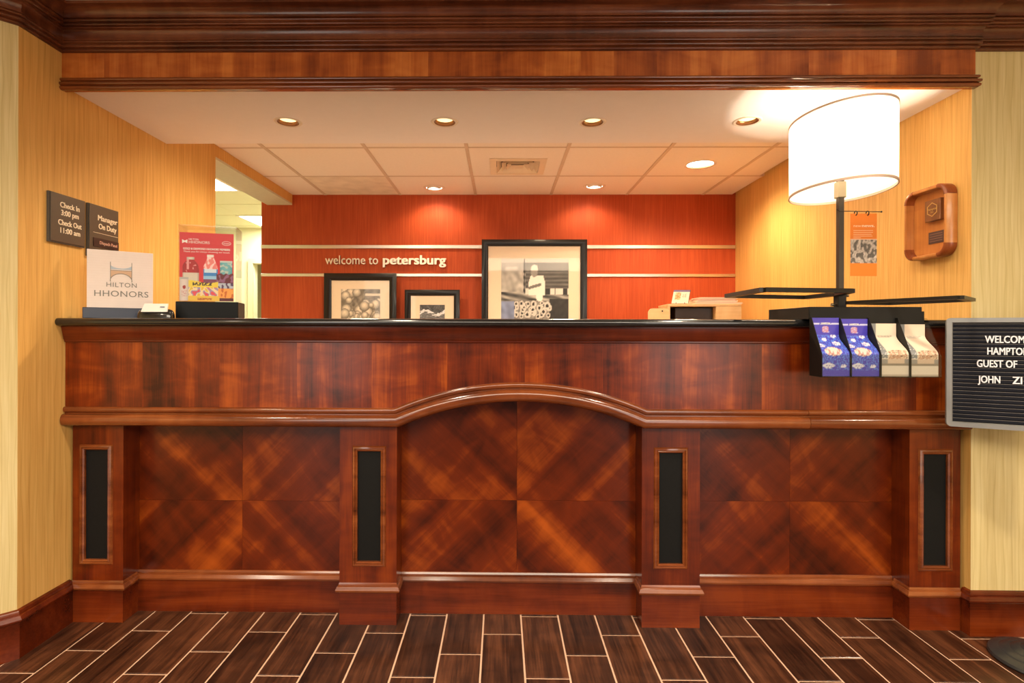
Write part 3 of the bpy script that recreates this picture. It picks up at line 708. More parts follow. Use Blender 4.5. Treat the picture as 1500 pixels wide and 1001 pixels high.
MB().box(-0.47, 0.47, -0.27, 0.26, 1.061, 1.09, 0.003).build('top', M_maple, dk)
MB().box(-0.42, 0.42, -0.20, 0.23, 0, 0.069).build('plinth', M_frame, dk)
for s in (-1, 1):
    d = MB().box(min(s * .005, s * .445), max(s * .005, s * .445), -0.268, -0.2505, 0.1, 1.04, 0.002).build('door', M_maple, dk)
    MB().tube([(s * .04, -.269, .8), (s * .04, -.288, .81), (s * .04, -.288, .89), (s * .04, -.269, .90)], .004).build('handle', M_chrome, d)

wd = thing('bounce_desk', 'added pale laminate desk hidden behind the reception counter, bouncing light onto the soffit', 'desk', (0, 2.95, 0))  # unseen desk added as a pale bounce surface for the soffit
M_lam = plain('pale_laminate', (.80, .76, .70), .5, namp=.02)
MB().box(-1.60, 0.80, -0.22, 0.32, 0.72, 0.75, .003).build('desk_top', M_lam, wd)
for x in (-1.58, -0.4, 0.76): MB().box(x, x + .02, -0.20, 0.30, 0, 0.719).build('leg_panel', M_lam, wd)
MB().box(-1.559, 0.759, -0.20, -0.185, 0.30, 0.719).build('modesty_panel', M_lam, wd)
# wooden organizer: open-fronted maple box, its corner towards the counter
ZD = 1.091
org = thing('desk_organizer', 'pale wooden open-fronted desk organizer with a dark compartment', 'organizer', (1.355, 3.46, ZD), -0.06)
oh = 0.268; ow, od = 0.300, 0.26; th = 0.016
# local: front spans x -ow..0 ; right end panel is wide (two bays: open one and a closed one)
mb = MB(); mb.box(-ow, 0.155, 0, od, oh - th, oh, .002); mb.build('top_board', M_maple, org)
MB().box(-ow, 0.155, 0, od, 0, th, .002).build('bottom_board', M_maple, org)
MB().box(-ow, -ow + th, 0.0, od, th, oh - th).build('side_board', M_maple, org)
MB().box(0.0, 0.155, 0.0, od, th, oh - th).build('side_board', M_maple, org)
MB().box(-ow + th, 0, od - th, od, th, oh - th).build('back_board', plain('organizer_dark_inside', (0.05, 0.025, 0.015), .6), org)
MB().box(-ow + th + .045, -.004, 0.06, 0.20, th, oh - th - .004, .003).build('inner_tray', plain('tray_black', (0.03, 0.015, 0.01), .4), org)
# rounded pale wooden board standing left of it
bd_ = thing('wooden_board', 'rounded pale wooden board with a small dark hole, left of the organizer', 'board', (0.985, 3.44, ZD))
pl = []
for cx, cz, a0 in ((0.075 - .03, 0.239 - .03, 0), (-0.06 + .03, 0.239 - .03, PI / 2)):
    for i in range(7): a = a0 + PI / 2 * i / 6; pl.append((cx + .03 * math.cos(a), cz + .03 * math.sin(a)))
pl += [(-0.06, 0.0), (0.075, 0.0)]
MB().prism(pl, 0.0, 0.016).build('board', M_maple, bd_)
MB().lathe([(0.005, 0), (0.005, -0.001)], c=(0.026, -0.0005, 0.222), ax='y', n=14).build('hole', M_frame, bd_)
MB().box(-0.045, 0.06, -0.03, 0.05, -0.0, 0.006).build('foot', M_maple, bd_)
# note card on a tiny easel, on the organizer
ec = thing('easel_card', 'small printed card leaning on a mini easel on top of the organizer', 'card', (1.150, 3.52, ZD + oh))
def cshape(u, v): return (-0.060 + 0.105 * u + 0.025 * v, -0.01 + 0.03 * v, 0.006 + 0.088 * v)
def pic_card(u, v):
    if v > .86: return (.16, .14, .30)
    if .16 < u < .50 and .25 < v < .80: return (.55, .20, .06) if nz(u, v, 12) < .5 else (.85, .55, .3)
    if .58 < u < .80 and .45 < v < .75 and nz(u, v, 25) > .5: return (.8, .4, .3)
    return (.86, .78, .66)
grid_picture('card', 1, 1, 24, 24, pic_card, ec, shape=cshape)
mb = MB(); v0 = [cshape(u, v) for u, v in ((0, 0), (1, 0), (1, 1), (0, 1))]; v1 = [(p[0] + .006, p[1] + .006, p[2]) for p in v0]
mb.add(v0 + v1, [(4, 5, 6, 7), (0, 1, 5, 4), (1, 2, 6, 5), (2, 3, 7, 6), (3, 0, 4, 7)])
ob = mb.build('card_backing', M_frame, ec); ob.location = (0, .0006, 0)
for xx in (-.035, .020): MB().tube([(xx, -.022, .012), (xx, -.022, .001), (xx + .01, .04, .001), (xx + .01, .02, .07)], .002, 6).build('easel_leg', M_frame, ec)
# papers on the organizer: separate stacks as sheets bundles
zz = ZD + oh + 0.0005
for i, (x, w, hgt, colr, lab) in enumerate(((1.385, .15, .010, (.80, .62, .50), 'lowest bundle of papers on the organizer, peach edged'), (1.375, .13, .009, (.85, .74, .62), 'bundle of cream papers on the organizer, second from the bottom'),
        (1.370, .125, .009, (.78, .55, .45), 'pinkish bundle of papers on the organizer, third from the bottom'), (1.385, .12, .008, (.83, .72, .58), 'topmost bundle of papers on the organizer'))):
    t = thing('paper_bundle', lab, 'paper', (x, 3.56, zz), random.uniform(-.05, .05), 'papers piled on the organizer')
    zc = 0
    while zc < hgt - .0005:
        MB().box(-w + random.uniform(-.004, .004), w + random.uniform(-.004, .004) - .01, -0.085, 0.085, zc, zc + .0026).build('sheets', plain('paper_%d' % i, colr, .7), t) if zc == 0 else MB().box(-w + random.uniform(-.004, .004), w + random.uniform(-.006, .006) - .01, -0.085, 0.085, zc, zc + .0026).build('sheets', bpy.data.materials['paper_%d' % i], t)
        zc += .0028
    zz += zc + .0004

# ------------------------------------------------------------------ RIGHT WALL PLAQUE
wp = thing('wooden_wall_plaque', 'rounded deep wooden shadow frame with a carved hexagon block on the right wall', 'plaque', (1.8445, 2.350, 1.500), -PI / 2)
# local x runs towards the camera side; front = local -y = world -x
M_oak = wood('warm_oak', (0.34, 0.11, 0.025), (0.50, 0.19, 0.045), (0.62, 0.28, 0.08), (0, 0, 1), big=4, tone=0.05, rough=0.3, coat=0.4)
M_oakd = wood('dark_oak', (0.12, 0.04, 0.012), (0.20, 0.075, 0.022), (0.30, 0.12, 0.035), (0, 0, 1), big=4, tone=0.05, rough=0.35)
M_corner = wood('reddish_oak_corner', (0.14, 0.030, 0.006), (0.24, 0.055, 0.012), (0.34, 0.09, 0.02), (0, 0, 1), big=4, tone=0.05, rough=0.3, coat=0.4)
def rr(w, h, r, n=6, cz=0):
    out = []
    for cx, cy, a0 in ((w / 2 - r, h / 2 - r, 0), (-w / 2 + r, h / 2 - r, PI / 2), (-w / 2 + r, -h / 2 + r, PI), (w / 2 - r, -h / 2 + r, 1.5 * PI)):
        for i in range(n + 1): a = a0 + PI / 2 * i / n; out.append((cx + r * math.cos(a), cz + cy + r * math.sin(a)))
    return out
PW, PH = 0.235, 0.30
outer = rr(PW, PH, 0.05, 6, 0.15)
fpp = [(0, 0), (0, 0.040), (0.006, 0.045), (0.014, 0.043), (0.016, 0.035), (0.016, 0)]
pathp = [(p[0], 0, p[1]) for p in outer]
MB().sweep(pathp, fpp, (0, -1, 0), closed=True).build('rim', M_oak, wp, sharp=1)
# darker corner blocks
for s in range(4):
    seg = pathp[s * 7:(s + 1) * 7]
    MB().sweep(seg, [(-0.001, 0.002), (-0.001, 0.041), (0.006, 0.0465), (0.015, 0.0445), (0.017, 0.036), (0.017, 0.002)], (0, -1, 0)).build('corner_block', M_corner, wp, sharp=1)
MB().prism(rr(PW - .02, PH - .02, 0.04, 6, .15), -0.010, -0.001).build('backboard', M_oak, wp)
blk = MB().box(-0.016, 0.068, -0.030, -0.0105, 0.155, 0.245, .002).build('carved_block', M_oakd, wp)
M_gold = plain('engraved_gold', (0.70, 0.50, 0.18), 0.3, metal=.6)
hx = [(0.026 + .030 * math.cos(PI / 6 + PI / 3 * i), 0, 0.203 + .030 * math.sin(PI / 6 + PI / 3 * i)) for i in range(6)]
MB().sweep([(p[0], -0.0305, p[2]) for p in hx], [(0, 0), (0.003, 0), (0.003, 0.001), (0, 0.001)], (0, -1, 0), closed=True, smooth=False).build('hexagon_emblem', M_gold, blk)
mb = MB(); text(mb, 'Hampton', 0.014, 0.026, -0.0308, 0.201, .0003); text(mb, 'Inn', 0.012, 0.026, -0.0308, 0.189, .0003); mb.build('lettering', M_gold, blk)
npl = MB().box(-0.016, 0.066, -0.0125, -0.0105, 0.062, 0.112).build('name_plate', plain('plate_dark_brown', (0.06, 0.025, 0.02), .4), wp)
mb = MB()
for i in range(4): mb.box(-0.010, 0.058, -0.0129, -0.0126, 0.071 + i * .010, 0.073 + i * .010)
mb.build('engraved_lines', plain('engrave_pale', (.22, .12, .09), .4), npl)

# ------------------------------------------------------------------ LEFT WALL PLAQUES (face +x)
def wallplate(y0, y1, z0, z1, lab):
    t = thing('wall_sign', lab, 'sign', (XL + 0.0005, (y0 + y1) / 2, z0), PI / 2, 'brown signs on the left wall')
    w, h = y1 - y0, z1 - z0
    MB().box(-w / 2, w / 2, -0.010, 0, 0, h).build('edge_plate', M_plaqed, t)
    MB().box(-w / 2 + .004, w / 2 - .002, -0.0135, -0.0101, .004, h - .001, .0008).build('face', M_plaque, t)
    return t, w, h
t, w, h = wallplate(2.078, 2.258, 1.529, 1.724, 'square brown wall sign reading Check In 3:00 pm, Check Out 11:00 am')
mb = MB()
for s, z, f in (('Check In', .143, .098), ('3:00 pm', .112, .088), ('Check Out', .073, .118), ('11:00 am', .042, .100)): text(mb, s, 0.030, 0.008, -0.0138, z, .0003, .0008, fit=f)
mb.build('lettering', M_cream, t)
t, w, h = wallplate(2.276, 2.456, 1.500, 1.724, 'brown wall sign reading Manager On Duty with a sliding name strip')
mb = MB(); text(mb, 'Manager', 0.033, 0.02, -0.0138, .160, .0003, .0008, fit=.118); text(mb, 'On Duty', 0.033, 0.02, -0.0138, .124, .0003, .0008, fit=.108)
mb.box(-0.065, 0.084, -0.0140, -0.0136, .104, .1055); mb.build('lettering', M_cream, t)
ns_ = MB().box(-0.065, 0.086, -0.0165, -0.0136, .045, .082).build('name_strip', plain('strip_maroon', (0.035, 0.012, 0.008), .4), t)
mb = MB(); text(mb, 'Dispach Patel', 0.019, 0.022, -0.0167, .058, .0002, .0002, fit=.105); mb.build('lettering', plain('pinkish_lettering', (.7, .42, .34), .5), ns_)

# ------------------------------------------------------------------ THINGS ON THE COUNTERTOP, LEFT
ZT = 1.235
hs = thing('acrylic_sign', 'white HILTON HHONORS card sign with a bridge emblem on a navy base', 'sign', (-1.595, 2.272, ZT), math.atan2(.14, .181))
M_navy = plain('navy_base', (0.030, 0.040, 0.075), 0.35)
MB().box(-0.130, 0.118, -0.030, 0.045, 0, 0.044, .002).build('base', M_navy, hs)
MB().box(-0.116, 0.114, 0.0, 0.008, 0.0441, 0.283, .001).build('card', plain('sign_card_white', (.80, .70, .66), .45), hs)
mb = MB()
for i in range(22): mb.box(-0.1155, 0.1135, -0.0004, 0.0, 0.052 + i * .0103, 0.0528 + i * .0103)
mb.build('fine_lines', plain('faint_line', (.76, .64, .60), .5), hs)
M_grey = plain('grey_lettering', (.20, .19, .17), .5)
mb = MB(); text(mb, 'HILTON', .027, .002, -0.001, .132, .0003, fit=.105, sp=1.1); text(mb, 'HHONORS', .035, .002, -0.001, .092, .0003, fit=.188, sp=1.05); mb.build('lettering', M_grey, hs)
mb = MB(); E1 = .037
mb.box(-E1 - .001, -E1 + .001, -.0012, -.0006, .153, .236); mb.box(E1 - .001, E1 + .001, -.0012, -.0006, .153, .236)
mb.build('emblem_posts', M_grey, hs)
mb = MB()
pts = [(-E1, .200), (E1, .200)]
arc = [(E1 - (1 - math.cos(PI * i / 12)) * E1, .156 + .034 * math.sin(PI * i / 12) * .95) for i in range(13)]
mb.prism([(-E1, .200), (-E1, .160)] + arc[::-1][0:0] + [(-E1 + (1 - math.cos(PI * i / 12)) * E1, .158 + .030 * math.sin(PI * i / 12)) for i in range(13)] + [(E1, .200)], -.0010, -.0005)
mb.build('emblem_arch', plain('emblem_tan', (.62, .40, .26), .5), hs)
mb = MB(); mb.prism([(-E1, .206), (E1, .206)] + [(E1 - (1 - math.cos(PI * i / 12)) * E1, .226 - .016 * math.sin(PI * i / 12)) for i in range(13)], -.0010, -.0005)
mb.build('emblem_swag', plain('emblem_blue', (.42, .50, .60), .5), hs)
mb = MB(); mb.sweep([(-E1 + (1 - math.cos(PI * i / 12)) * E1, -.0011, .157 + .030 * math.sin(PI * i / 12)) for i in range(13)], [(0, 0), (.0022, 0), (.0022, .0003), (0, .0003)], (0, -1, 0)); mb.box(-E1, E1, -.0012, -.0006, .200, .202); mb.build('emblem_outline', M_grey, hs)

ds = thing('card_dispenser', 'black rounded desk gadget with a white card on top, right of the navy base', 'desk gadget', (-1.392, 2.185, ZT), 0.02)
prof_ = [(0.0, 0.0)] + [(.019 * math.sin(PI * i / 8) ** .6 if 0 < i < 8 else .0, 0) for i in range(0)]
mb = MB(); n = 10; sec = [(.020 * math.cos(PI * i / n), (.037) * math.sin(PI * i / n)) for i in range(n + 1)]
vv = []; fs = []; xs = [-.072, -.070, -.064, -.054, .054, .064, .070, .072]; sc = [.15, .55, .85, 1, 1, .85, .55, .15]
for xx, k in zip(xs, sc):
    for a, b_ in sec: vv.append((xx, a * k, b_ * (0.35 + .65 * k)))
m = n + 1
for i in range(len(xs) - 1):
    for k in range(m): l = (k + 1) % m; fs.append((i * m + k, i * m + l, (i + 1) * m + l, (i + 1) * m + k))
fs += [tuple(range(m)), tuple(range((len(xs) - 1) * m, len(xs) * m))]
mb.add(vv, fs, True); mb.build('body', M_black, ds)
mb = MB(); P4 = [(-.048, -.0215, .025), (.056, -.0215, .025), (.052, -.008, .058), (-.042, -.008, .058)]
mb.add(P4 + [(p[0], p[1] + .006, p[2] + .001) for p in P4], [(0, 1, 2, 3), (7, 6, 5, 4), (0, 4, 5, 1), (1, 5, 6, 2), (2, 6, 7, 3), (3, 7, 4, 0)])
cdw = mb.build('white_card', M_whitep, ds)
MB().box(.026, .044, -.0165, -.0150, .043, .047).build('print', plain('card_print', (.15, .18, .3), .5), cdw)

# acrylic snack display on its black base
case = thing('acrylic_display_case', 'clear acrylic display case with a red HHONORS snack poster on a black block', 'display case', (-1.240, 2.290, ZT), math.atan2(.06, .218))
BH = 0.072; CW, CD, CHT = 0.112, 0.125, 0.323
MB().box(-0.118, 0.122, -0.012, 0.135, 0, BH, .002).build('base', plain('base_black_gloss', (.004, .004, .004), .3, spec=.25), case)
for nm_, bx in (('front_pane', (-CW, CW, 0, .003, 0, CHT)), ('side_pane', (CW - .003, CW, .0031, CD, 0, CHT)), ('side_pane', (-CW, -CW + .003, .0031, CD, 0, CHT)), ('back_pane', (-CW + .0031, CW - .0031, CD - .003, CD, 0, CHT)), ('top_pane', (-CW + .0031, CW - .0031, .0031, CD - .0031, CHT - .003, CHT))):
    a, b_, c, d, e, f = bx; MB().box(a, b_, c, d, e + BH + .0002, f + BH).build(nm_, M_acryl, case)
PY = 0.006
M_redp = plain('poster_red', (0.62, 0.030, 0.035), .4, namp=.02)
PW_, PH_ = 0.208, 0.288
PX_ = -0.004
ps = MB().box(PX_ - PW_ / 2, PX_ + PW_ / 2, PY, PY + .002, BH + .003, BH + .003 + PH_).build('poster', M_redp, case)
def pic_snacks(u, v):
    """printed poster: u 0..1 left to right, v 0..1 bottom to top"""
    red = (.62, .028, .036)
    c = red
    def inr(x0, x1, y0, y1): return x0 <= u <= x1 and y0 <= v <= y1
    # tall juice bottle
    cx = .20
    if v < .64:
        hw = .150 if v < .48 else .150 - .085 * ((v - .48) / .115) ** 2 if v < .595 else .070
        if abs(u - cx) < hw:
            k = 1 - ((u - cx) / hw) ** 2
            if v > .605: c = (.66 * (.6 + .4 * k), .60 * (.6 + .4 * k), .50 * (.6 + .4 * k))
            elif v > .415:
                c = (.30 + .1 * k, .012, .012)
                if abs(u - cx + .05) < .022 and v > .46 or nz(u, v, 26) > .72: c = (.75, .30, .30)
            else: c = (.66, .58, .48) if k > .25 else (.48, .40, .32)
    # water bottle
    cx = .57
    if v < .685:
        hw = .135 if v < .50 else .135 - .075 * ((v - .50) / .14) if v < .64 else .062
        if abs(u - cx) < hw:
            k = 1 - ((u - cx) / hw) ** 2
            if v > .645: c = (.80, .76, .70)
            elif v > .47: c = (.78, .22, .20) if nz(u, v, 18) < .55 else (.92, .60, .58)
            elif v > .42: c = (.62, .74, .86) if k > .3 else (.05, .25, .60)
            elif v > .37: c = (.04, .22, .58)
            elif v > .32: c = (.30, .55, .80)
            else: c = (.20, .05, .10)
    # teal can
    if abs(u - .865) < .115 and .30 < v < .60:
        k = 1 - ((u - .865) / .115) ** 2
        c = (.06 + .12 * k, .30 + .15 * k, .36 + .14 * k) if nz(u * .6, v, 24, 2) < .58 else (.45, .55, .50)
        if v > .575: c = (.55, .62, .60)
    # dark chip bag
    if u > .68 and v < .405 + .008 * math.sin(u * 60):
        if v > .27: c = (.13, .018, .028) if nz(u, v, 15) > .42 else (.26, .10, .20)
        elif v > .19: c = (.46, .50, .60) if nz(u, v, 22) > .46 else (.10, .05, .12)
        elif v > .045: c = (.86, .36, .07) if nz(u, v, 17, 7) > .42 else (.60, .14, .02)
        else: c = (.10, .012, .018)
    # candy bag
    if .165 < u < .71 and .045 < v < .285 + .02 * math.sin(u * 9):
        if v > .20: c = (.05, .035, .02) if (.24 < u < .60 and .225 < v < .275 and nz(u, v, 34) > .46) else (.82, .62, .06)
        elif v > .075:
            q = nz(u, v, 13, 3); c = (.75, .08, .10) if q < .40 else (.34, .28, .45) if q < .49 else (.85, .66, .40) if q < .60 else (.75, .50, .06)
        else: c = (.80, .56, .05)
    # white can with a red drop
    if u < .160 and v < .345:
        k = 1 - ((u - .075) / .09) ** 2
        c = (.50 + .22 * k, .42 + .20 * k, .38 + .20 * k)
        if v > .315: c = (.45, .42, .40)
        if ((u - .085) / .030) ** 2 + ((v - .200) / .028) ** 2 < 1: c = (.34, .03, .02)
        if abs(v - .11) < .045 and abs(u - .085) < .05 and nz(u, v, 60) > .5: c = (.60, .34, .32)
    # yellow bar
    if .155 < u < .735 and v < .062: c = (.80, .52, .07)
    if .33 < u < .60 and .018 < v < .044 and nz(u, v, 70) > .42: c = (.45, .10, .03)
    return c
M_print = painted('poster_print', .4)
grid_picture('poster_print', PW_ - .001, PH_ - .001, 120, 166, pic_snacks, ps, y=PY - .0006, z=BH + .0035, x=PX_, mat=M_print)
mb = MB(); zt_ = BH + PH_
text(mb, 'HILTON', .0105, PX_ - .070, PY - .0012, zt_ - .029, .0002, align='LEFT'); text(mb, 'HHONORS', .0165, PX_ - .070, PY - .0012, zt_ - .043, .0002, align='LEFT')
text(mb, 'GOLD & DIAMOND HHONORS MEMBERS', .0120, PX_, PY - .0012, zt_ - .069, .0002, .0003, fit=.180); text(mb, 'Thank you for always choosing our hotels', .0095, PX_, PY - .0012, zt_ - .080, .0002, fit=.178)
mb.prism([(PX_ - .094, zt_ - .043), (PX_ - .094, zt_ - .027), (PX_ - .084, zt_ - .032), (PX_ - .074, zt_ - .027), (PX_ - .074, zt_ - .043), (PX_ - .084, zt_ - .038)], PY - .0014, PY - .0008)
n = 20; el = [(PX_ + .076 + .018 * math.cos(2 * PI * i / n), PY - .0008, zt_ - .038 + .009 * math.sin(2 * PI * i / n)) for i in range(n)]
mb.sweep(el, [(0, 0), (.0015, 0), (.0015, .0004), (0, .0004)], (0, -1, 0), closed=True); text(mb, 'Hampton', .009, PX_ + .076, PY - .0012, zt_ - .041, .0002, fit=.026)
mb.build('poster_lettering', M_whitep, ps)

# ------------------------------------------------------------------ DISPLAY LAMP, RIGHT
PXL, PYL = 1.375, 2.235
dl = thing('display_lamp', 'tall black display lamp with a glowing white drum shade and brochure rack on the countertop', 'lamp', (PXL, PYL, ZT))
M_char = plain('charcoal_laminate', (0.012, 0.011, 0.010), .5, spec=.25, nscale=80)
MB().box(-0.212, 0.212, -0.155, 0.155, 0, 0.047, .0015).build('base_box', M_char, dl)
MB().box(-0.0105, 0.0105, -0.0105, 0.0105, 0.047, 0.610, .001).build('pole', plain('pole_bronze', (.060, .048, .036), .4, metal=.4), dl)
MB().box(-0.017, 0.017, -0.017, 0.017, 0.047, 0.112, .002).build('lower_collar', M_blackm, dl)
MB().box(-0.016, 0.016, -0.016, 0.016, 0.495, 0.560, .002).build('upper_collar', M_brass, dl)
for kx, kz in ((0.030, 0.100), (-0.032, 0.062)):
    MB().tube([(math.copysign(.017, kx), 0, kz), (kx, 0, kz)], .003, 8).lathe([(.002, -.004), (.007, -.003), (.007, .003), (.002, .004)], c=(kx, 0, kz), ax='x', n=16).build('clamp_knob', M_brass, dl)
# socket, bulb and shade
MB().lathe([(.010, 0.616), (.014, 0.618), (.014, 0.645), (.018, 0.65), (.018, .665)], n=20).build('lamp_socket', M_brass, dl)
MB().lathe([(.010, 0.666), (.016, .68), (.028, .70), (.030, .715), (.022, .735), (.004, .745)], n=20).build('bulb', plain('bulb_white', (1, .95, .85), .4, emit=25, ecol=(1, .85, .62)), dl)
SA, SB, Z0, Z1 = 0.168, 0.232, 1.757 - ZT, 2.053 - ZT
def shade_mat():
    m, t, n, l, b = nt('shade_linen'); n.remove(b)
    d = n.new('ShaderNodeBsdfDiffuse'); d.inputs[0].default_value = (.90, .84, .72, 1); tr = n.new('ShaderNodeBsdfTranslucent'); tr.inputs[0].default_value = (.95, .88, .74, 1)
    mx = n.new('ShaderNodeMixShader'); mx.inputs[0].default_value = .55; l.new(d.outputs[0], mx.inputs[1]); l.new(tr.outputs[0], mx.inputs[2])
    tc = n.new('ShaderNodeTexCoord'); w = n.new('ShaderNodeTexNoise'); w.inputs['Scale'].default_value = 300; l.new(tc.outputs['Object'], w.inputs['Vector'])
    bp_ = n.new('ShaderNodeBump'); bp_.inputs['Strength'].default_value = .05; l.new(w.outputs['Fac'], bp_.inputs['Height']); l.new(bp_.outputs[0], d.inputs['Normal'])
    em = n.new('ShaderNodeEmission'); em.inputs[0].default_value = (1, .93, .78, 1); em.inputs[1].default_value = .35; ad = n.new('ShaderNodeAddShader')
    l.new(mx.outputs[0], ad.inputs[0]); l.new(em.outputs[0], ad.inputs[1]); l.new(ad.outputs[0], n['Material Output'].inputs[0]); return m
sh = MB(); n_ = 64
sh.lathe([(1, Z0), (1, Z1)], n=n_, sx=SA, sy=SB, cap=False); so = sh.build('lamp_shade', shade_mat(), dl)
M_rim = plain('shade_rim', (.50, .36, .28), .6)
for z in (Z0, Z1):
    MB().sweep([(SA * math.cos(2 * PI * i / n_), SB * math.sin(2 * PI * i / n_), z) for i in range(n_)], [(-.002, -.0045), (.0025, -.0045), (.0025, .0045), (-.002, .0045)], (0, 0, 1), closed=True).build('shade_rim', M_rim, dl)
mb = MB()
for a in (0.3, 0.3 + 2 * PI / 3, 0.3 + 4 * PI / 3): mb.tube([(0, 0, .663), (SA * .6 * math.cos(a), SB * .6 * math.sin(a), Z1 - .04), (SA * math.cos(a), SB * math.sin(a), Z1 - .002)], .0018, 6)
mb.build('spider', M_brass, dl)
light('lamp_bulb_light', 'POINT', (PXL, PYL, 1.965), 34, (1, .84, .60), shadow_soft_size=0.025)
# swing-out tray frames
def frame_arm(pts, z, tube=.018, hgt=.010, name='tray_frame'):
    mb = MB(); q = [(p[0] - PXL, p[1] - PYL, z - ZT) for p in pts]
    for i in range(len(q)): mb.bar(q[i], q[(i + 1) % len(q)], tube, hgt)
    mb.build(name, M_blackm, dl)
frame_arm([(1.36, 2.22), (1.30, 2.05), (0.955, 2.00), (0.975, 2.36), (1.36, 2.46)], 1.340, .030, .016)
frame_arm([(1.39, 2.24), (1.545, 1.86), (1.72, 2.02), (1.62, 2.30)], 1.305, .024, .012)
# hook rod with two rings
MB().tube([(-.022, -.012, .446), (-.010, -.012, .440), (.157, -.012, .437)], .0016, 8).build('hook_rod', M_blackm, dl)
MB().lathe([(.001, -.004), (.004, 0), (.001, .004)], c=(.158, -.012, .437), ax='x', n=12).build('rod_tip', M_blackm, dl)
for xx in (.055, .102):
    MB().sweep([(xx, -.012 + .009 * math.cos(a), .431 + .009 * math.sin(a)) for a in [2 * PI * i / 16 for i in range(16)]], [(-.0014, -.0014), (.0014, -.0014), (.0014, .0014), (-.0014, .0014)], (1, 0, 0), closed=True).build('ring', M_blackm, dl)
hc = thing('hanging_card', 'tall orange card with a printed street photo hanging from the lamp rod', 'card', (PXL + .0865, PYL - .012, 1.4125))
def pic_tag(u, v):
    if .21 < v < .60:
        if v > .585: return (.8, .5, .35)
        q = nz(u, v * 1.7, 8, 2); w_ = nz(u, v, 24, 8); b = .08 + .85 * (q > .47) * w_ + .15 * w_; return (b * .8, b * .68, b * .6)
    return (.78, .20, .012)
cw, ch = .1055, .252
grid_picture('card_face', cw, ch, 40, 80, pic_tag, hc, y=-.0009, z=0)
MB().box(-cw / 2, cw / 2, -.0006, .0006, 0, ch).build('card', plain('card_orange', (.78, .20, .012), .5), hc)
mb = MB(); text(mb, 'new', .015, -.026, -.0012, .198, .0002, fit=.030); text(mb, 'news.', .016, .018, -.0012, .198, .0002, .0006, fit=.050)
for i, ww in enumerate((.078, .078, .072, .076, .030)): mb.box(-.041, -.041 + ww, -.0012, -.0009, .183 - i * .0075, .1845 - i * .0075)
mb.build('lettering', plain('pale_lettering', (.92, .62, .42), .5), hc)

# brochure rack: four pockets hanging over the counter front
rk = bpy.data.objects.new('brochure_rack', None); C.objects.link(rk); rk.parent = dl
lx = lambda x: x - PXL
YB, YFt = 2.078, 1.998
RX0, RX1 = 1.166, 1.593
MB().box(lx(RX0), lx(RX1), YB - PYL - .001, YB - PYL + .0015, 1.022 - ZT, .030).build('back_plate', M_smoke if False else M_char, rk)
xs_ = [RX0 + (RX1 - RX0) * i / 4 for i in range(5)]
sidep = [(YB, 1.022), (YFt, 1.022), (YFt, 1.105), (YB - .012, 1.24), (YB, 1.24)]
for i, x in enumerate(xs_):
    mb = MB(); mb.prism([(p[0] - PYL, p[1] - ZT) for p in sidep], lx(x) - .0012, lx(x) + .0012, 'x'); mb.build('divider', M_smoke if i == 4 else M_char, rk)
MB().box(lx(RX0), lx(RX1), YFt - PYL, YB - PYL - .002, 1.022 - ZT, 1.025 - ZT).build('floor_plate', M_smoke, rk)
MB().box(lx(RX0), lx(RX1), YFt - PYL - .003, YFt - PYL - .001, 1.022 - ZT, 1.105 - ZT).build('front_lip', M_smoke, rk)
def br_blue(u, v):
    if abs(v - .895) < .008 and not (.28 < u < .72): return (.65, .65, .9)
    if .30 < u < .72 and abs(v - .888) < .011: return (.75, .75, .95)
    if math.hypot((u - .5) * 1.0, (v - .80) * 2.2) < .13: return (.55, .25, .35) if nz(u, v, 40) > .45 else (.5, .5, .8)
    if .40 < u < .65 and abs(v - .755) < .006: return (.6, .6, .9)
    def blob(cx, cy, rx, ry): return ((u - cx) / rx) ** 2 + ((v - cy) / ry) ** 2 < 1
    if blob(.45, .42, .30, .075): return (.80, .60, .55) if nz(u, v, 14) > .42 else (.45, .22, .20)
    if blob(.25, .18, .22, .045) or blob(.75, .55, .15, .035) or blob(.78, .17, .10, .03) or blob(.4, .62, .10, .03) or blob(.15, .52, .12, .03) or blob(.78, .68, .1, .028): return (.75, .75, .85) if nz(u, v, 30) > .4 else (.25, .2, .5)
    if .1 < v < .7 and nz(u, v, 26, 3) > .53: return (.10, .22, .75)
    return (.065, .05, .48)
def br_beige(u, v):
    if u < .26 and v > .34: return (.75, .75, .75) if (nz(u, v, 30, 2) > .62 and v < .75) else (.24, .25, .26)
    if v < .20: return (.80, .70, .60) if v > .03 else (.5, .42, .35)
    if v < .24: return (.30, .25, .20)
    if v < .33: return (.35, .32, .30) if (u < .25 or u > .85) else (.70, .52, .40)
    if v < .50 and .28 < u < .95:
        return (.62, .36, .24) if nz(u, v, 18, 4) > .5 else (.80, .60, .45) if nz(u, v, 30) > .45 else (.25, .12, .08)
    if abs(v - .735) < .008 and .3 < u < .75: return (.5, .40, .34)
    if abs(v - .70) < .004 and .3 < u < .8: return (.6, .5, .42)
    return (.84, .70, .56)
zt = [1.240, 1.236, 1.219, 1.216]
labs = ['purple-blue folded brochure in the rack, leftmost', 'purple-blue folded brochure in the rack, second from the left', 'beige folded brochure with grey side stripe, third in the rack', 'beige folded brochure with grey side stripe, rightmost in the rack']
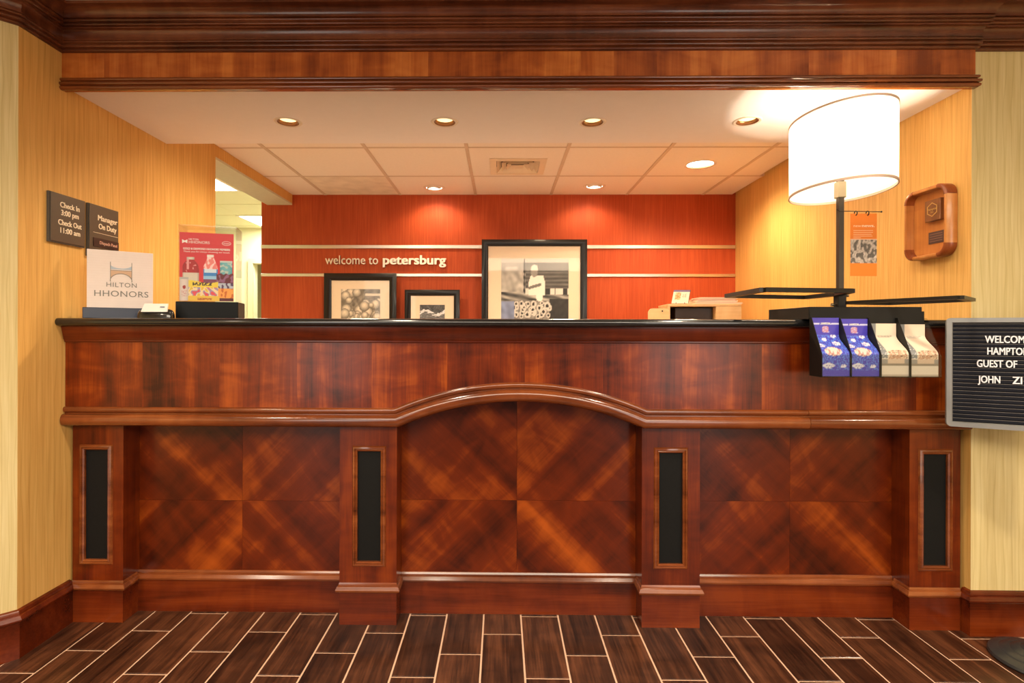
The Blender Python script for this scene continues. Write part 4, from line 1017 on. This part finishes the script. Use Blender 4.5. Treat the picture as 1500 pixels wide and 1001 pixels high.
for i in range(4):
    x0, x1 = xs_[i] + .003, xs_[i + 1] - .003; top = zt[i]
    b_ = thing('brochure', labs[i], 'brochure', ((x0 + x1) / 2, YB - .004, 1.0255), 0, 'brochures in the rack on the counter front')
    w = x1 - x0; H_ = top - 1.0255
    def prof_y(z):   # distance in front of the back plate
        zz1, zz2 = .078, .150
        if z < zz1: return -.068
        if z > zz2: return -.004
        k = (z - zz1) / (zz2 - zz1); k = k * k * (3 - 2 * k); return -.068 + .064 * k
    def shp(u, v, w=w, H_=H_): return (-w / 2 + w * u, prof_y(H_ * v), H_ * v)
    grid_picture('cover', 1, 1, 30, 72, br_blue if i < 2 else br_beige, b_, shape=shp, mat=M_paintg)
    def shb(u, v, w=w, H_=H_): return (-w / 2 + w * u, prof_y(H_ * v) + .003, H_ * v)
    grid_picture('back_page', 1, 1, 2, 24, lambda u, v: (.7, .68, .66), b_, shape=shb, mat=M_paint)
    mb = MB()
    if i < 2: text(mb, 'HAMPTON', .010, 0, -.0052, H_ * .885, .0002, .0003, fit=.034); mb.build('lettering', M_whitep, b_)
    else: text(mb, 'HILTON HHONORS', .009, .006, -.0052, H_ * .735, .0002, 0, fit=.055); mb.build('lettering', M_grey, b_)

# ------------------------------------------------------------------ LETTER BOARD STAND
BA = math.radians(-27)   # right side swings towards the camera
lbs = thing('letter_board_stand', 'grey framed black letter board on a pole stand with a round base', 'sign stand', (1.945, 1.985, 0))
M_alu = plain('grey_aluminium', (.30, .30, .30), .38, metal=.5)
MB().lathe([(.148, .002), (.150, .006), (.146, .014), (.120, .024), (.116, .0235), (.112, .026), (.090, .033), (.086, .0325), (.082, .035), (.062, .042), (.058, .0415), (.054, .044), (.030, .052), (.018, .060), (.014, .075)], n=56).build('base', plain('base_dark_metal', (.07, .075, .08), .28, metal=.6), lbs)
MB().lathe([(.0125, .06), (.0125, 1.0), (.013, 1.15)], n=24).build('pole', plain('pole_dark', (.035, .035, .035), .25, metal=.6), lbs)
MB().lathe([(.014, .06), (.018, .062), (.018, .085), (.014, .088)], n=24).build('pole_collar', M_chrome, lbs)
bo = bpy.data.objects.new('letter_board', None); C.objects.link(bo); bo.parent = lbs; bo.location = (-0.012, -.03, .835); bo.rotation_euler = (0, 0.0, BA)
BW, BHh = 0.572, 0.405
MB().sweep([(p[0], 0, p[1]) for p in rr(BW, BHh, .015, 4, BHh / 2)], [(0, 0), (.004, .004), (.004, .012), (.001, .017), (-.0, .018), (.016, .018), (.019, .014), (.019, 0)], (0, -1, 0), closed=True, smooth=False).build('frame', M_alu, bo)
MB().box(-BW / 2 + .012, BW / 2 - .012, -.004, .004, .012, BHh - .012).build('felt_back', plain('felt_black', (.004, .004, .008), .8), bo)
nr = 25; mb = MB(); M_rib = plain('ribbed_felt', (.006, .007, .014), .7, spec=.2); M_ribe = plain('rib_edge', (.20, .18, .17), .5)
z0_, z1_ = .020, BHh - .020; st = (z1_ - z0_) / nr
for i in range(nr):
    za = z0_ + i * st
    r_ = MB().box(-BW / 2 + .016, BW / 2 - .016, -.009, -.0042, za + .0008, za + st - .0016, .001).build('groove_slat', M_rib, bo)
    MB().box(-BW / 2 + .017, BW / 2 - .017, -.0094, -.0085, za + st - .0032, za + st - .0022).build('slat_edge', M_ribe, r_)
mb = MB(); HALF = -BW / 2
M_letw = plain('letter_plastic_white', (.82, .84, .92), .4, namp=.01)
for s, xo, z, f in (('WELCOME', .112, .314, .123), ('HAMPTON', .117, .271, .118), ('GUEST OF', .088, .225, .113), ('JOHN', .094, .167, .062), ('ZI', .188, .167, .028)):
    letters(s, .037, HALF + xo, HALF + xo + f, .0009, .002, bo, M_letw, -.0102, z)
